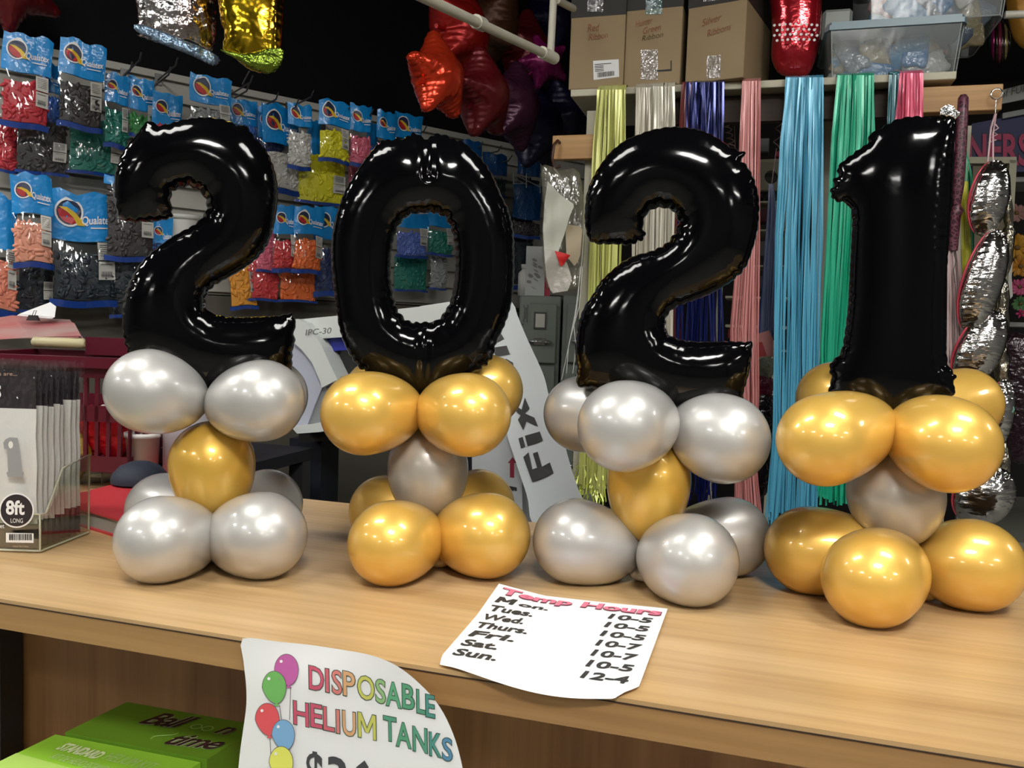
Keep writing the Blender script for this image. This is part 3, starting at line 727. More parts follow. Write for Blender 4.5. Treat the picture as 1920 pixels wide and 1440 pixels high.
def bag(x0, y0, x1, y1, hdr, color, off, label, tilt=0.0, lab=True, logo=True, head=True, hshade=False, big=1.0, twist=0.0, foot=True):
    """pixel box on the wall plane moved out by off; hdr: y of the header's lower edge"""
    BAGN[0] += 1; rs = np.random.RandomState(BAGN[0])
    N = (WN + WU * twist).normalized(); U = Vector((-N.y, N.x, 0))
    cx = (x0 + x1) / 2; c = at_pl(cx, (y0 + y1) / 2, WO + WN * off, WN)
    tl = at_pl(x0, (y0 + y1) / 2, c, N); tr = at_pl(x1, (y0 + y1) / 2, c, N); tp = at_pl(cx, y0, c, N); bt = at_pl(cx, y1, c, N)
    w = (tr - tl).dot(U); h = tp.z - bt.z; vh = (at_pl(cx, hdr, c, N).z - bt.z) / h
    ct, st = math.cos(tilt), math.sin(tilt); Ux = U * ct + UPV * st; Vx = UPV * ct - U * st
    org = c - Ux * (w / 2) - Vx * (h / 2)
    T = .020 * big
    ph = rs.uniform(0, 6.28, 6)
    def sf(u, v, e=0.0):
        t = T * (max(0, math.sin(math.pi * min(1, max(0, u)))) ** .5)
        vv = min(1, v / max(.2, vh)); t *= .35 + .65 * max(0, math.sin(math.pi * min(1, max(0.02, vv)))) ** .6 if v < vh else .35
        t += .0022 * math.sin(9 * u + ph[0]) * math.sin(7 * v + ph[1]) + .0016 * math.sin(17 * u + 6 * v + ph[2])
        uu = u + .018 * math.sin(8 * v + ph[3]) * (1 if v > vh else .4) ; vvv = v + .012 * math.sin(6 * u + ph[4]) + (.02 * math.sin(13 * u + ph[5]) * (v > .93))
        return org + Ux * (uu * w) + Vx * (vvv * h) + N * (t + e)
    root = thing('balloon_bag', c - UPV * (h / 2), label, 'bag of balloons', 'bags of latex balloons on the slatwall')
    def patch(nm, v0, v1, m, nu=8, nv=6, e=0, u0=0, u1=1, back=True):
        b = MB(); k = nu + 1
        vs = [sf(u0 + (u1 - u0) * i / nu, v0 + (v1 - v0) * j / nv, e) for j in range(nv + 1) for i in range(nu + 1)]
        fs = [(j * k + i, j * k + i + 1, (j + 1) * k + i + 1, (j + 1) * k + i) for j in range(nv) for i in range(nu)]
        b.add(vs, fs, 0, True)
        if back:
            vb = [v - N * ((v - org).dot(N) * 1.0 + .002) for v in vs]; b.add(vb, [f[::-1] for f in fs], 0, True)
        return b.build(nm, m, root)
    if head: patch('header', vh, 1, M_hshade if hshade else M_hblue, 8, 5)
    if foot: patch('footer_strip', 0.015, .075, M_hdeep, 8, 1, .0008, back=False)
    fm = fillmat(color, COLS[color])
    b = MB(); f0, f1 = .085, max(.3, vh - (.10 if vh < .75 else .02)); nb = int(70 * big)
    ux1 = .70 if lab else .95
    vs = [sf(.06 + .88 * i / 6, f0 + (f1 - f0) * j / 6, -.004) for j in range(7) for i in range(7)]
    b.add(vs, [(j * 7 + i, j * 7 + i + 1, (j + 1) * 7 + i + 1, (j + 1) * 7 + i) for j in range(6) for i in range(6)], 0, True)
    vs2 = [v - N * ((v - org).dot(N)) for v in vs]; b.add(vs2, [(j * 7 + i + 1, j * 7 + i, (j + 1) * 7 + i, (j + 1) * 7 + i + 1) for j in range(6) for i in range(6)], 0, True)
    for _ in range(nb):
        u, v = rs.uniform(.08, .92), rs.uniform(f0 + .02, f1); p = sf(u, v, -.006); a = rs.uniform(0, math.pi)
        d1 = Ux * math.cos(a) + Vx * math.sin(a); d2 = -Ux * math.sin(a) + Vx * math.cos(a); L = rs.uniform(.010, .017)
        b.blob(p, (d1 * L, d2 * L * .45, N * L * .42), n=7, m=5)
    o = b.build('balloon_filling', fm, root); o['kind'] = 'stuff'
    patch('clear_film', 0, vh + .01 if head else 1, M_bagfilm, 10, 10, .0035, back=False)
    if lab:
        b = MB()
        for (v0, v1) in ((.50, .68), (.30, .485)):
            if vh < .62: v0 *= .85; v1 *= .85
            b.quad(sf(.68, v0, .0045), sf(.94, v0, .0045), sf(.94, v1, .0045), sf(.68, v1, .0045))
            n = 6 if v0 > .4 else 2
            for k in range(n):
                vv = v1 - (v1 - v0) * (.18 + .6 * k / max(1, n - 1)) ; b.quad(sf(.71, vv, .0054), sf(.90, vv, .0054), sf(.90, vv + .006, .0054), sf(.71, vv + .006, .0054), 1)
            if v0 < .4:
                for k in range(9):
                    uu = .72 + .02 * k; b.quad(sf(uu, v0 + .02, .0054), sf(uu + .008 + .004 * (k % 2), v0 + .02, .0054), sf(uu + .008 + .004 * (k % 2), v0 + .07, .0054), sf(uu, v0 + .07, .0054), 1)
        b.build('price_sticker', [M_lab, M_labink], root)
    if logo and head:
        hh = 1 - vh; b = MB(); R = .40 * min(w * .52, h * hh); lu = .28; lv = vh + hh * .58
        def lp(x, y, e): return sf(lu + x * R / w, lv + y * R / h, e)
        A = np.linspace(0, 2 * math.pi, 20, endpoint=False)
        b.add([lp(.9 * math.cos(a), 1.05 * math.sin(a), .0020) for a in A], [tuple(range(20))], 3)
        pr = [lp(r * math.cos(a), r * 1.1 * math.sin(a), .0034) for a in A for r in (1.0, .86)]
        b.add(pr, [(2 * i, 2 * ((i + 1) % 20), 2 * ((i + 1) % 20) + 1, 2 * i + 1) for i in range(20)], 0)
        b.add([lp(x, y, .0028) for x, y in ((-.80, .10), (-.45, .28), (0, .12), (.45, -.35), (.55, -.72), (.2, -.88), (-.3, -.75), (-.65, -.4))], [tuple(range(8))], 1)
        b.add([lp(x, y, .0040) for x, y in ((-.75, .32), (-.2, .38), (.4, .05), (.95, -.55), (1.15, -.95), (.62, -.92), (.3, -.35), (-.15, .02))], [tuple(range(8))], 2)
        b.build('brand_emblem', LOGO, root)
        b = MB(); add_text(b, 'Qualatex', (0, 0, 0), (1, 0, 0), (0, 1, 0), bold=.02, warp=lambda a, q: sf(.47 + .47 * a, vh + hh * (.36 + .17 * q), .0045))
        b.quad(sf(.60, vh + hh * .27, .0045), sf(.90, vh + hh * .27, .0045), sf(.90, vh + hh * .295, .0045), sf(.60, vh + hh * .295, .0045))
        b.build('brand_lettering', M_white, root)
    return root
L_ = lambda s: s + ' on the grey slatwall'
BAGS = [
 # behind rows first
 (-8, 238, 34, 326, 226, 'red', .10, 'red balloon bag at the left frame edge, headless behind the red bag in front', dict(head=False, lab=False)),
 (28, 236, 130, 330, 225, 'charcoal', .13, 'dark charcoal balloon bag with a sticker, hanging below the top red bag', dict(head=False)),
 (124, 236, 243, 332, 225, 'teal', .11, 'wide dark green balloon bag with a pale sticker, below the top charcoal bag', dict(head=False)),
 (80, 122, 112, 235, 175, 'blue', .12, 'blue headed bag peeking out between the top red bag and the top charcoal bag', dict(lab=False)),
 (2, 66, 96, 246, 138, 'red', .22, 'red latex balloon bag with blue header, top left of the wall', dict(tilt=-.05)),
 (109, 78, 196, 248, 146, 'charcoal', .22, 'charcoal latex balloon bag with blue header, second from the left in the top row', dict(tilt=-.04)),
 (196, 140, 241, 282, 195, 'teal', .17, 'narrow teal balloon bag right of the top charcoal bag', dict(tilt=-.03)),
 (242, 148, 290, 262, 208, 'green', .16, 'green balloon bag with a grey window, behind the top of the first number 2', dict()),
 (286, 176, 342, 262, 240, 'red', .19, 'bright blue header with a red emblem just above the first number 2', dict(lab=False)),
 (430, 188, 482, 262, 235, 'blue', .13, 'blue topped bag right of the clear grey one, above the first number 2', dict(lab=False)),
 (356, 144, 434, 262, 196, 'grey', .22, 'silver grey balloon bag with blue header standing above the first number 2', dict(tilt=-.02)),
 (482, 204, 532, 290, 262, 'navy', .12, 'dark blue bag behind the crumpled blue and white one', dict(lab=False)),
 (495, 200, 562, 368, 272, 'white', .16, 'slanting white balloon bag with crumpled blue header beside the first number 2', dict(tilt=.08, lab=False, twist=.3)),
 (576, 226, 600, 330, 300, 'blue', .12, 'blue strip of a bag between the white bag and the yellow bag', dict(lab=False, logo=False)),
 (539, 196, 584, 322, 237, 'white', .20, 'upright white balloon bag with blue header left of the yellow bag', dict(lab=False)),
 (553, 300, 652, 386, 290, 'yellow', .14, 'wide lower yellow balloon bag with a pale sticker', dict(head=False, big=1.2)),
 (650, 300, 700, 366, 292, 'pink', .10, 'lower pink balloon bag half hidden behind the number 0', dict(head=False, lab=False)),
 (597, 190, 656, 308, 237, 'yellow', .23, 'upper yellow balloon bag with blue header', dict()),
 (655, 198, 696, 316, 247, 'pink', .21, 'pink balloon bag with blue header right of the upper yellow bag', dict(lab=False)),
 (688, 232, 708, 300, 272, 'blue', .12, 'narrow blue bag right of the pink bag', dict(lab=False, logo=False)),
 (706, 210, 742, 320, 262, 'pink', .22, 'bag with blue header and rosy window above the left shoulder of the number 0', dict(lab=False)),
 (740, 215, 792, 300, 262, 'clear', .20, 'blue headed bag directly above the number 0', dict(lab=False)),
 (868, 264, 902, 350, 312, 'blue', .20, 'blue bag with shade painted into its header, right of the number 0 top', dict(lab=False, logo=False, hshade=True)),
 (904, 288, 950, 372, 328, 'ink', .16, 'blue bag darkened with painted shade, farther right behind the number 0', dict(hshade=True, lab=False, logo=False)),  # shade at this end of the wall put into header and fill
 # lower rows
 (32, 500, 103, 588, 440, 'ink', .10, 'nearly black balloon bag below the peach bag', dict(head=False)),
 (-30, 368, 33, 600, 470, 'coral', .20, 'coral pink balloon bag cut by the left frame edge', dict(logo=False)),
 (94, 362, 222, 580, 453, 'ink', .15, 'big black balloon bag with large blue header and emblem', dict(big=1.5)),
 (22, 328, 100, 506, 402, 'peach', .24, 'peach balloon bag with peaked blue header, lower left of the wall', dict(tilt=.02)),
 (196, 332, 292, 494, 350, 'charcoal', .19, 'black balloon bag with stickers beside the left edge of the first number 2', dict(logo=False, big=1.3)),
 (205, 485, 300, 600, 440, 'ink', .12, 'lowest black balloon bag tucked behind the first number 2', dict(head=False, lab=False)),
 (286, 408, 324, 478, 470, 'navy', .15, 'cyan bag corner with white lettering seen through the hook of the first number 2', dict(lab=False)),
 (428, 470, 482, 582, 470, 'amber', .12, 'amber orange balloon bag below the first number 2 curve', dict(head=False, tilt=.08)),
 (464, 490, 524, 566, 480, 'crimson', .13, 'crimson balloon bag between the amber bag and the lower orange bag', dict(head=False, lab=False)),
 (480, 440, 520, 512, 430, 'pink', .15, 'small bag of pale pink balloons with a sticker beside the coral bag', dict(head=False)),
 (522, 500, 596, 568, 490, 'orange', .13, 'wide lower orange red balloon bag', dict(head=False, lab=False)),
 (588, 388, 646, 560, 452, 'navy', .14, 'dark navy balloon bag with emblem, left of the number 0', dict(lab=False)),
 (512, 386, 556, 514, 440, 'crimson', .20, 'coral red balloon bag with blue header, left of the orange one', dict(tilt=-.03)),
 (550, 388, 606, 516, 440, 'orange', .22, 'bright orange balloon bag with blue header', dict(tilt=-.05)),
 (735, 488, 803, 548, 480, 'teal', .10, 'dark teal bag low in the hole of the number 0', dict(head=False, lab=False)),
 (742, 400, 803, 486, 428, 'periwinkle', .18, 'periwinkle blue balloon bag in the hole of the number 0', dict(logo=False)),
 (800, 400, 850, 482, 426, 'teal', .18, 'teal balloon bag with a pale sticker, right in the hole of the number 0', dict(logo=False)),
 (805, 486, 838, 545, 480, 'grey', .13, 'grey bag hanging under the teal bag in the hole of the number 0', dict(head=False, lab=False)),
 (970, 300, 1012, 372, 330, 'ink', .12, 'blue bag darkened with painted shade, left of the top of the hanging plastic sack', dict(hshade=True, lab=False, logo=False)),
 (962, 345, 1014, 450, 412, 'charcoal', .16, 'bag with shade painted into its blue header, low beside the hanging plastic sack', dict(hshade=True, lab=False, logo=False)),
 (940, 400, 1000, 545, 405, 'ink', .12, 'dark bag with pictures at the far end of the slatwall', dict(head=False, lab=False)),
]
for (x0, y0, x1, y1, h, c, off, lb, kw) in BAGS: bag(x0, y0, x1, y1, h, c, off, lb, **kw)
# small white containers seen through the first 2
b = MB(); q0 = at_pl(345, 455, WO + WN * .10, WN)
tb = thing('white_tub', q0, 'white tub behind the hook of the first number 2', 'tub')
b = MB(); b.lathe(q0, UPV, [(0, .052), (.075, .055), (.08, .055), (.08, .059), (.095, .059), (.096, 0)], 24); b.build('tub_body', mat('white_plastic', (.55, .55, .52), .4), tb)
b = MB(); q1 = q0 + WU * -.06; b.box(q1 + UPV * .03, (.05, .02, .10), Matrix.Rotation(math.atan2(WU.y, WU.x), 3, 'Z')); b.build('price_tag', M_lab, tb)

# ------------------------------------------------------------------ black-wall balloons
def star_loop(R, r, rot=0, n=5, rnd=.0):
    L = []
    for k in range(2 * n):
        a = math.pi * k / n + rot + math.pi / 2; rr = R if k % 2 == 0 else r
        if k % 2 == 0: L += [(rr * math.cos(a - .10), rr * math.sin(a - .10)), (rr * 1.03 * math.cos(a), rr * 1.03 * math.sin(a)), (rr * math.cos(a + .10), rr * math.sin(a + .10))]
        else: L.append((rr * math.cos(a), rr * math.sin(a)))
    return L
def face(O, az, el=0):
    """frame whose normal points to the eye, turned by az about the vertical"""
    n = Vector((C0.x - O.x, C0.y - O.y, 0)).normalized(); n = Matrix.Rotation(az, 3, 'Z') @ n
    X = Vector((-n.y, n.x, 0)); Y = n.cross(X)
    n2 = (n * math.cos(el) + UPV * math.sin(el)).normalized(); Y = n2.cross(X).normalized()
    return X, Y, n2
def starb(px, py, d, R, rot, az, el, m, label, neck=True):
    O = at_d(px, py, d); X, Y, N = face(O, az, el)
    root = thing('star_balloon', O - UPV * R, label, 'foil balloon', 'foil star balloons under the black ceiling')
    b = MB(); add_foil(b, [star_loop(R, R * .62, rot)], O, X, Y, N, seed=int(px), step=R * .05, cell=R * .035, lam=R * .13, scallop=R * .02, wlen=R * .15, thick=1.15, smooth=2, wr=.4)
    b.build('foil_envelope', m, root)
    a = rot + math.pi / 2 + math.pi / 5 * 3; e = O + X * (R * .60 * math.cos(a)) + Y * (R * .60 * math.sin(a)); dd = (X * math.cos(a) + Y * math.sin(a))
    b = MB(); b.tube([e, e + dd * R * .30], [R * .06, R * .045], 8); b.build('inflation_neck', m, root)
M_rf3 = mat('deep_red_foil', (.32, .010, .008), .3, .5, bump=(26, .35, 2, (1, 1, 1), .01))
M_rf = mat('red_foil', (.60, .04, .012), .22, .6, bump=(26, .35, 2, (1, 1, 1), .01))
M_rf2 = mat('dark_red_foil', (.12, .006, .010), .3, .4, bump=(26, .35, 2, (1, 1, 1), .01))
M_pf = mat('purple_foil', (.055, .012, .035), .3, .4, bump=(26, .35, 2, (1, 1, 1), .01))
M_mf = mat('magenta_foil', (.20, .006, .09), .3, .4, bump=(26, .35, 2, (1, 1, 1), .01))
M_bf = mat('midnight_foil', (.006, .005, .03), .35, .3, bump=(26, .35, 2, (1, 1, 1), .01))
M_brf = mat('bronze_foil', (.07, .025, .01), .4, .4, bump=(26, .35, 2, (1, 1, 1), .01))
starb(820, 145, 2.45, .125, .10, .95, .1, M_rf, 'bright orange red foil star, lowest left of the hanging stars')
starb(862, 62, 2.9, .165, -.15, 1.0, .1, M_rf3, 'large red foil star partly behind the white pipe')
starb(925, 50, 3.35, .16, .3, -1.0, 0, M_brf, 'dull bronze foil star behind the white pipe')
starb(905, 180, 2.66, .14, .25, 1.1, 0, M_rf2, 'dark crimson foil star hanging right of the orange red one')
starb(962, 200, 2.98, .155, -.1, 1.1, 0, M_pf, 'dusky purple foil star with a glossy edge')
starb(985, 95, 3.6, .165, .0, .9, 0, M_rf2, 'dark crimson foil star near the elbow of the white pipe')
starb(1020, 118, 3.2, .10, .4, .3, 0, M_mf, 'small magenta foil star just below the pipe elbow')
starb(1005, 240, 3.32, .175, .2, 1.1, 0, M_bf, 'nearly black violet foil star, lowest of the hanging stars')
starb(1055, 220, 3.7, .16, .5, 1.0, 0, M_bf, 'nearly black violet foil star beside the cream shelf post')
starb(1030, 40, 3.85, .18, .5, 1.0, 0, M_bf, 'nearly black violet foil star above the pipe elbow')
starb(20, -25, 2.6, .14, .6, .2, 0, M_rf2, 'dark red foil star cut by the top left corner')
# white pipe frame
M_pvc = mat('white_pvc_pipe', (.50, .47, .38), .4)
def pipe(name, pts, r, label, cat='pipe'):
    b = MB(); b.tube(pts, r, 12); return tag(b.build(name, M_pvc), label, cat)
pA = at_d(1032, 106, 2.35)
pf = thing('pipe_frame', pA, 'off white plastic pipe frame hanging from the ceiling in front of the star balloons', 'pipe frame')
b = MB(); b.tube([at_d(770, -16, 1.75), pA], .0115, 12); b.build('long_pipe', M_pvc, pf)
b = MB(); b.tube([pA, at_d(1040, -40, 2.35)], .0105, 12); b.build('upright_pipe', M_pvc, pf)
b = MB(); b.tube([at_d(1044, 0, 2.35), at_d(1075, 16, 2.6)], .0105, 12); b.build('side_pipe', M_pvc, pf)
for (x, y, d, dx, dy) in ((1030, 105, 2.345, -14, -7), (900, 44, 2.03, -8, -4)):
    b = MB(); q = at_d(x, y, d); q2 = at_d(x + dx, y + dy, d - .04); b.tube([q2, q + (q - q2) * .7], .0165, 12); b.build('pipe_joint', mat('pvc_joint', (.62, .60, .50), .4), pf)
# silver picture balloon and gold number balloon, top left
def px_foil(name, loop, d, az, m, label, cat, partname, seed=4, thick=.7, group=None, extra_mats=None, **k):
    xs = [p[0] for p in loop]; ys = [p[1] for p in loop]; O = at_d(sum(xs) / len(xs), sum(ys) / len(ys), d); X, Y, N = face(O, az)
    L = []
    for p in loop: q = at_pl(p[0], p[1], O, N) - O; L.append((q.dot(X), q.dot(Y)))
    root = thing(name, Vector((O.x, O.y, at_pl(O.x * 0 + sum(xs) / len(xs), max(ys), O, N).z)), label, cat, group)
    b = MB(); add_foil(b, [L], O, X, Y, N, seed=seed, thick=thick, **k); b.build(partname, m, root)
    return root, O, X, Y, N
M_pic = mat('silver_picture_foil', (.75, .74, .74), .14, 1.0, bump=(16, .8, 3, (1, 1, 1), .02), var=(9, (.42, .24, .17), (1, 1, 1)))
r_, O, X, Y, N = px_foil('printed_foil_balloon', [(262, -60), (258, 30), (262, 60), (256, 66), (300, 82), (340, 92), (385, 101), (398, 96), (407, 60), (408, 0), (404, -60)], 2.3, .2, M_pic, 'silver foil balloon with a printed picture, hanging at the top left', 'foil balloon', 'foil_envelope', step=.008, cell=.006, lam=.02, scallop=.005, wlen=.04, thick=.5, maxh=.05)
M_bp = mat('blue_grey_foil_print', (.22, .32, .44), .25, .7, bump=(30, .8, 3, (1, 1, 1), .02))
b = MB(); add_foil(b, [[(-.10, -.005), (0, -.02), (.098, -.045), (.088, -.075), (.03, -.06), (-.07, -.040), (-.115, -.022)]], O + N * .03 - Y * .03, X, Y, N, seed=3, step=.006, cell=.004, lam=.01, scallop=.004, wlen=.01, thick=.4)
b.build('printed_hem', M_bp, r_)
M_gf = mat('gold_foil', (.85, .62, .03), .13, 1.0, bump=(22, .35, 2, (1, 1, 1), .01), var=(5, (.50, .22, .02), (1, 1, 1)))
r_, O, X, Y, N = px_foil('gold_number_balloon', [(412, -70), (412, 30), (420, 60), (418, 95), (440, 110), (470, 132), (505, 138), (524, 122), (530, 60), (532, 0), (530, -70)], 2.3, -.2, M_gf, 'large shiny gold foil number balloon hanging at the top, its lower end in view', 'foil balloon', 'foil_envelope', step=.008, cell=.006, lam=.02, scallop=.004, wlen=.03, thick=.62, maxh=.06)
M_ggf = mat('olive_foil', (.14, .20, .02), .25, .8, bump=(30, .8, 3, (1, 1, 1), .02))
b = MB(); add_foil(b, [[(-.075, -.07), (-.01, -.075), (.06, -.055), (.092, -.06), (.085, -.10), (.055, -.125), (.02, -.118), (-.02, -.098)]], O + N * .035 - Y * .0, X, Y, N, seed=3, step=.006, cell=.004, lam=.01, scallop=.004, wlen=.01, thick=.4)
b.build('olive_tail', M_ggf, r_)
b = MB(); p1 = at_d(468, 133, 2.28); b.tube([p1, at_d(460, 148, 2.3), at_d(455, 158, 2.33)], .0025, 6); b.build('tie_string', M_metal, r_)

# ------------------------------------------------------------------ left: packets in acrylic holder
hz = 1.0
hA = at_z(-95, 1031, hz); hB = at_z(75, 1037, hz); back = (at_z(166, 1001, hz) - hB); back.z = 0
hX = (hB - hA); hX.z = 0; wX = hX.length; eX = hX.normalized(); eB = back.normalized(); dB = back.length
holder = thing('acrylic_holder', hA, 'clear acrylic holder with sloped sides at the left end of the counter', 'holder')
def hp(x, y, z): return hA + eX * x + eB * y + UPV * z
th = .003
b = MB()
zf = .060; zb = (at_pl(152, 845, hB + back, eX.cross(UPV)).z - 1.0) if False else .135
b.prism([hp(0, 0, .002), hp(wX, 0, .002), hp(wX, 0, zf), hp(0, 0, zf)], eB * th)
b.prism([hp(0, dB, .002), hp(wX, dB, .002), hp(wX, dB, zb), hp(0, dB, zb)], eB * -th)
b.prism([hp(wX, 0, .002), hp(wX, dB, .002), hp(wX, dB, zb), hp(wX, dB * .42, zb - .012), hp(wX, .012, zf), hp(wX, 0, zf)], eX * th)
b.prism([hp(0, 0, 0.001), hp(wX, 0, 0.001), hp(wX, dB, 0.001), hp(0, dB, 0.001)], UPV * th)
b.build('clear_walls', M_acrylic, holder)
b = MB()
b.tube([hp(wX, 0, .004), hp(wX, 0, zf), hp(wX + th / 2, .012, zf), hp(wX + th / 2, dB * .42, zb - .012), hp(wX + th / 2, dB, zb), hp(wX, dB, .008)], .0016, 6)
b.tube([hp(0, 0, zf), hp(wX, 0, zf)], .0014, 6); b.tube([hp(0, 0, .003), hp(wX, 0, .003), hp(wX, dB, .003)], .0020, 6)
b.build('polished_edges', M_acrylic_edge, holder)
M_pk = mat('packet_white_print', (.82, .81, .77), .3, coat=.5, crough=.1); M_pkd = mat('packet_dark_print', (.035, .028, .032), .25, coat=.6, crough=.1)
M_pkg = mat('packet_grey_print', (.32, .32, .32), .35)
pt = (at_z(60, 672, 1.0) if False else None)
ztop = at_pl(70, 676, hB, Vector((eB.x, eB.y, 0))).z - 1.0
zw1 = at_pl(40, 762, hB, Vector((eB.x, eB.y, 0))).z - 1.0      # white starts
zw0 = at_pl(40, 978, hB, Vector((eB.x, eB.y, 0))).z - 1.0
M_pfilm = film_mat('packet_film', .10, (1, 1, 1), .1, .9, 40)
NP = 9
for i in range(NP):
    y = .006 + (dB - .016) * i / (NP - 1) ; xr = wX - .006 - .004 * random.random(); lean = .004 * random.uniform(-1, 1); zt = ztop - .008 * random.random() * (i > 0)
    t = thing('foil_balloon_packet', hp(wX / 2, y, .004), 'black and white balloon packet printed 8ft long, front of the row in the clear holder' if i == 0 else 'edge on black and white balloon packet standing in the clear holder behind the front one', 'packet', None if i == 0 else 'balloon packets behind the front one')
    def pp(x, z, o=0): return hp(x, y + lean * z / .3 + o, z)
    def slab(z0, z1, m, nm, bulge=.0022):
        b = MB(); n = 5
        for sgn in (-1, 1):
            vs = [pp(xr * k / n + (-.0015 * (j % 2)) * (k == n), z0 + (z1 - z0) * j / 4, sgn * bulge * math.sin(math.pi * min(.97, max(.0, k / n)))) for j in range(5) for k in range(n + 1)]
            fs = [(j * 6 + k, j * 6 + k + 1, (j + 1) * 6 + k + 1, (j + 1) * 6 + k) for j in range(4) for k in range(n)]
            b.add(vs, fs if sgn < 0 else [f[::-1] for f in fs], 0, True)
        return b.build(nm, m, t)
    dj = .004 * random.uniform(-1, 1)
    slab(.005, zw0 + dj, M_pkd, 'lower_print'); slab(zw0 + dj, zw1 + dj, M_pk, 'white_card'); slab(zw1 + dj, zt - .018, M_pkd, 'upper_print')
    b = MB(); b.quad(pp(.0, .004, -.0045), pp(xr + .004, .004, -.0045), pp(xr + .006, zt, -.004), pp(0, zt, -.004)); b.quad(pp(xr + .004, .004, -.0045), pp(xr + .0045, .004, .003), pp(xr + .006, zt, .003), pp(xr + .006, zt, -.004)); b.build('clear_sleeve', M_pfilm, t)
    if i == 0:
        nv = Vector((eB.x, eB.y, 0)); F0 = hp(0, y - .0042, 0)
        def fp(px, py, e=.0004): return at_pl(px, py, F0 - nv * e, nv)
        b = MB(); one = [(6, 830), (10, 824), (18, 820), (33, 821), (36, 835), (42, 884), (45, 887), (43, 895), (14, 894), (12, 886), (15, 884), (13, 842), (8, 842)]
        b.add([fp(*q) for q in one], [tuple(range(len(one)))], 0)
        b.add([fp(20 + 4.5 * math.cos(a), 834 + 7 * math.sin(a), .0007) for a in np.linspace(0, 6.28, 10, endpoint=False)], [tuple(range(10))], 1)
        b.build('printed_numeral', [M_pkg, M_pk], t)
        b = MB(); A = np.linspace(0, 2 * math.pi, 32, endpoint=False)
        b.add([fp(31 + 33 * math.cos(a), 957 + 33 * math.sin(a), .0004) for a in A], [tuple(range(32))], 1)
        b.add([fp(31 + 30 * math.cos(a), 957 + 30 * math.sin(a), .0008) for a in A], [tuple(range(32))], 0)
        def ft(s, x, y, w, h, bd, mi=1): O_ = fp(x, y, .0012); add_text(b, s, O_, fp(x + w, y + w * .012, .0012) - O_, fp(x, y - h, .0012) - O_, 0, bd, mi=mi)
        ft('8ft', 11, 965, 35, 27, .03); ft('LONG', 20, 980, 23, 8, .0); ft('et', 0, 990, 8, 8, 0)
        ft('s are...', -2, 704, 34, 7, .0, 2); ft('S', -8, 746, 10, 24, .03, 1); ft('MADE IN CHINA', 24, 1026, 30, 3, 0, 2)
        b.build('packet_lettering', [M_pkd, M_white, mat('tan_print', (.45, .30, .22), .5)], t)
        b = MB(); b.quad(fp(11, 1017), fp(63, 1018), fp(63, 1000), fp(11, 999), 0)
        x = 17
        while x < 58: wbar = random.choice((.8, 1.4, 2.2)); b.quad(fp(x, 1013, .0009), fp(x + wbar, 1013, .0009), fp(x + wbar, 1001, .0009), fp(x, 1001, .0009), 1); x += wbar + random.choice((.8, 1.2))
        b.build('barcode', [M_white, M_ink], t)

# red binder
z1 = 1.032
bc = [at_z(96, 938, z1), at_z(300, 996, z1), at_z(440, 925, z1), at_z(296, 886, z1)]
bd = thing('red_binder', (sum(bc, Vector()) / 4) - UPV * .032, 'red hardcover binder full of pages lying on the counter behind the silver balloons', 'binder')
M_rb = mat('red_cover', (.50, .035, .045), .45)
b = MB(); b.prism(bc, (0, 0, -.003)); b.build('front_cover', M_rb, bd)
b = MB(); cc = sum(bc, Vector()) / 4; b.prism([cc + (q - cc) * .97 - UPV * .003 for q in bc], (0, 0, -.025)); b.build('page_block', mat('grey_page_edges', (.30, .29, .25), .7), bd)
b = MB(); b.prism([q - UPV * .028 for q in bc], (0, 0, -.0038)); b.build('back_cover', M_rb, bd)
# clear tray standing behind the binder
tx0, tx1 = at_z(158, 902, 1.0), at_z(288, 893, 1.0)
tr = thing('acrylic_tray', (tx0 + tx1) / 2, 'clear acrylic tray with a divider standing behind the red binder', 'tray')
yv = Vector((0, -.06, 0)); htr = .052
tv = (tx1 - tx0)
b = MB(); b.prism([tx0, tx1, tx1 + UPV * htr, tx0 + UPV * htr], (0, .003, 0)); b.prism([tx0 + yv, tx1 + yv, tx1 + yv + UPV * htr * .4, tx0 + yv + UPV * htr * .4], (0, .003, 0)); b.prism([tx0 + yv, tx1 + yv, tx1, tx0], (0, 0, .002)); b.build('clear_walls', M_acrylic, tr)
b = MB(); m_ = tx0 + tv * .52; b.prism([m_, m_ + yv, m_ + yv + UPV * htr * .4, m_ + UPV * htr], (.003, 0, 0)); b.tube([tx0 + UPV * htr, tx1 + UPV * htr, tx1], .0013, 6); b.build('divider', M_acrylic_edge, tr)
# side table behind the counter
TZ = 1.035
M_tt = mat('navy_table_top', (.010, .011, .016), .6)
ta, tb_ = at_d(-160, 700, 1.70), at_d(345, 700, 1.68); tdir = 0
ta.y = tb_.y = yB + .03
tn = Vector((0, .40, 0)); tdir = tb_ - ta
ta.z = tb_.z = TZ
st = thing('side_table', (ta + tb_ + tn) / 2 - UPV * TZ, 'dark side table behind the left end of the counter', 'table')
b = MB(); b.prism([ta, tb_, tb_ + tn, ta + tn], (0, 0, -.03)); b.build('tabletop', M_tt, st)
for q in (ta + tdir * .04 + tn * .08, tb_ - tdir * .04 + tn * .08, ta + tdir * .04 + tn * .92, tb_ - tdir * .04 + tn * .92):
    b = MB(); b.box((q.x, q.y, (TZ - .03) / 2), (.04, .04, TZ - .03)); b.build('leg', M_dark, st)
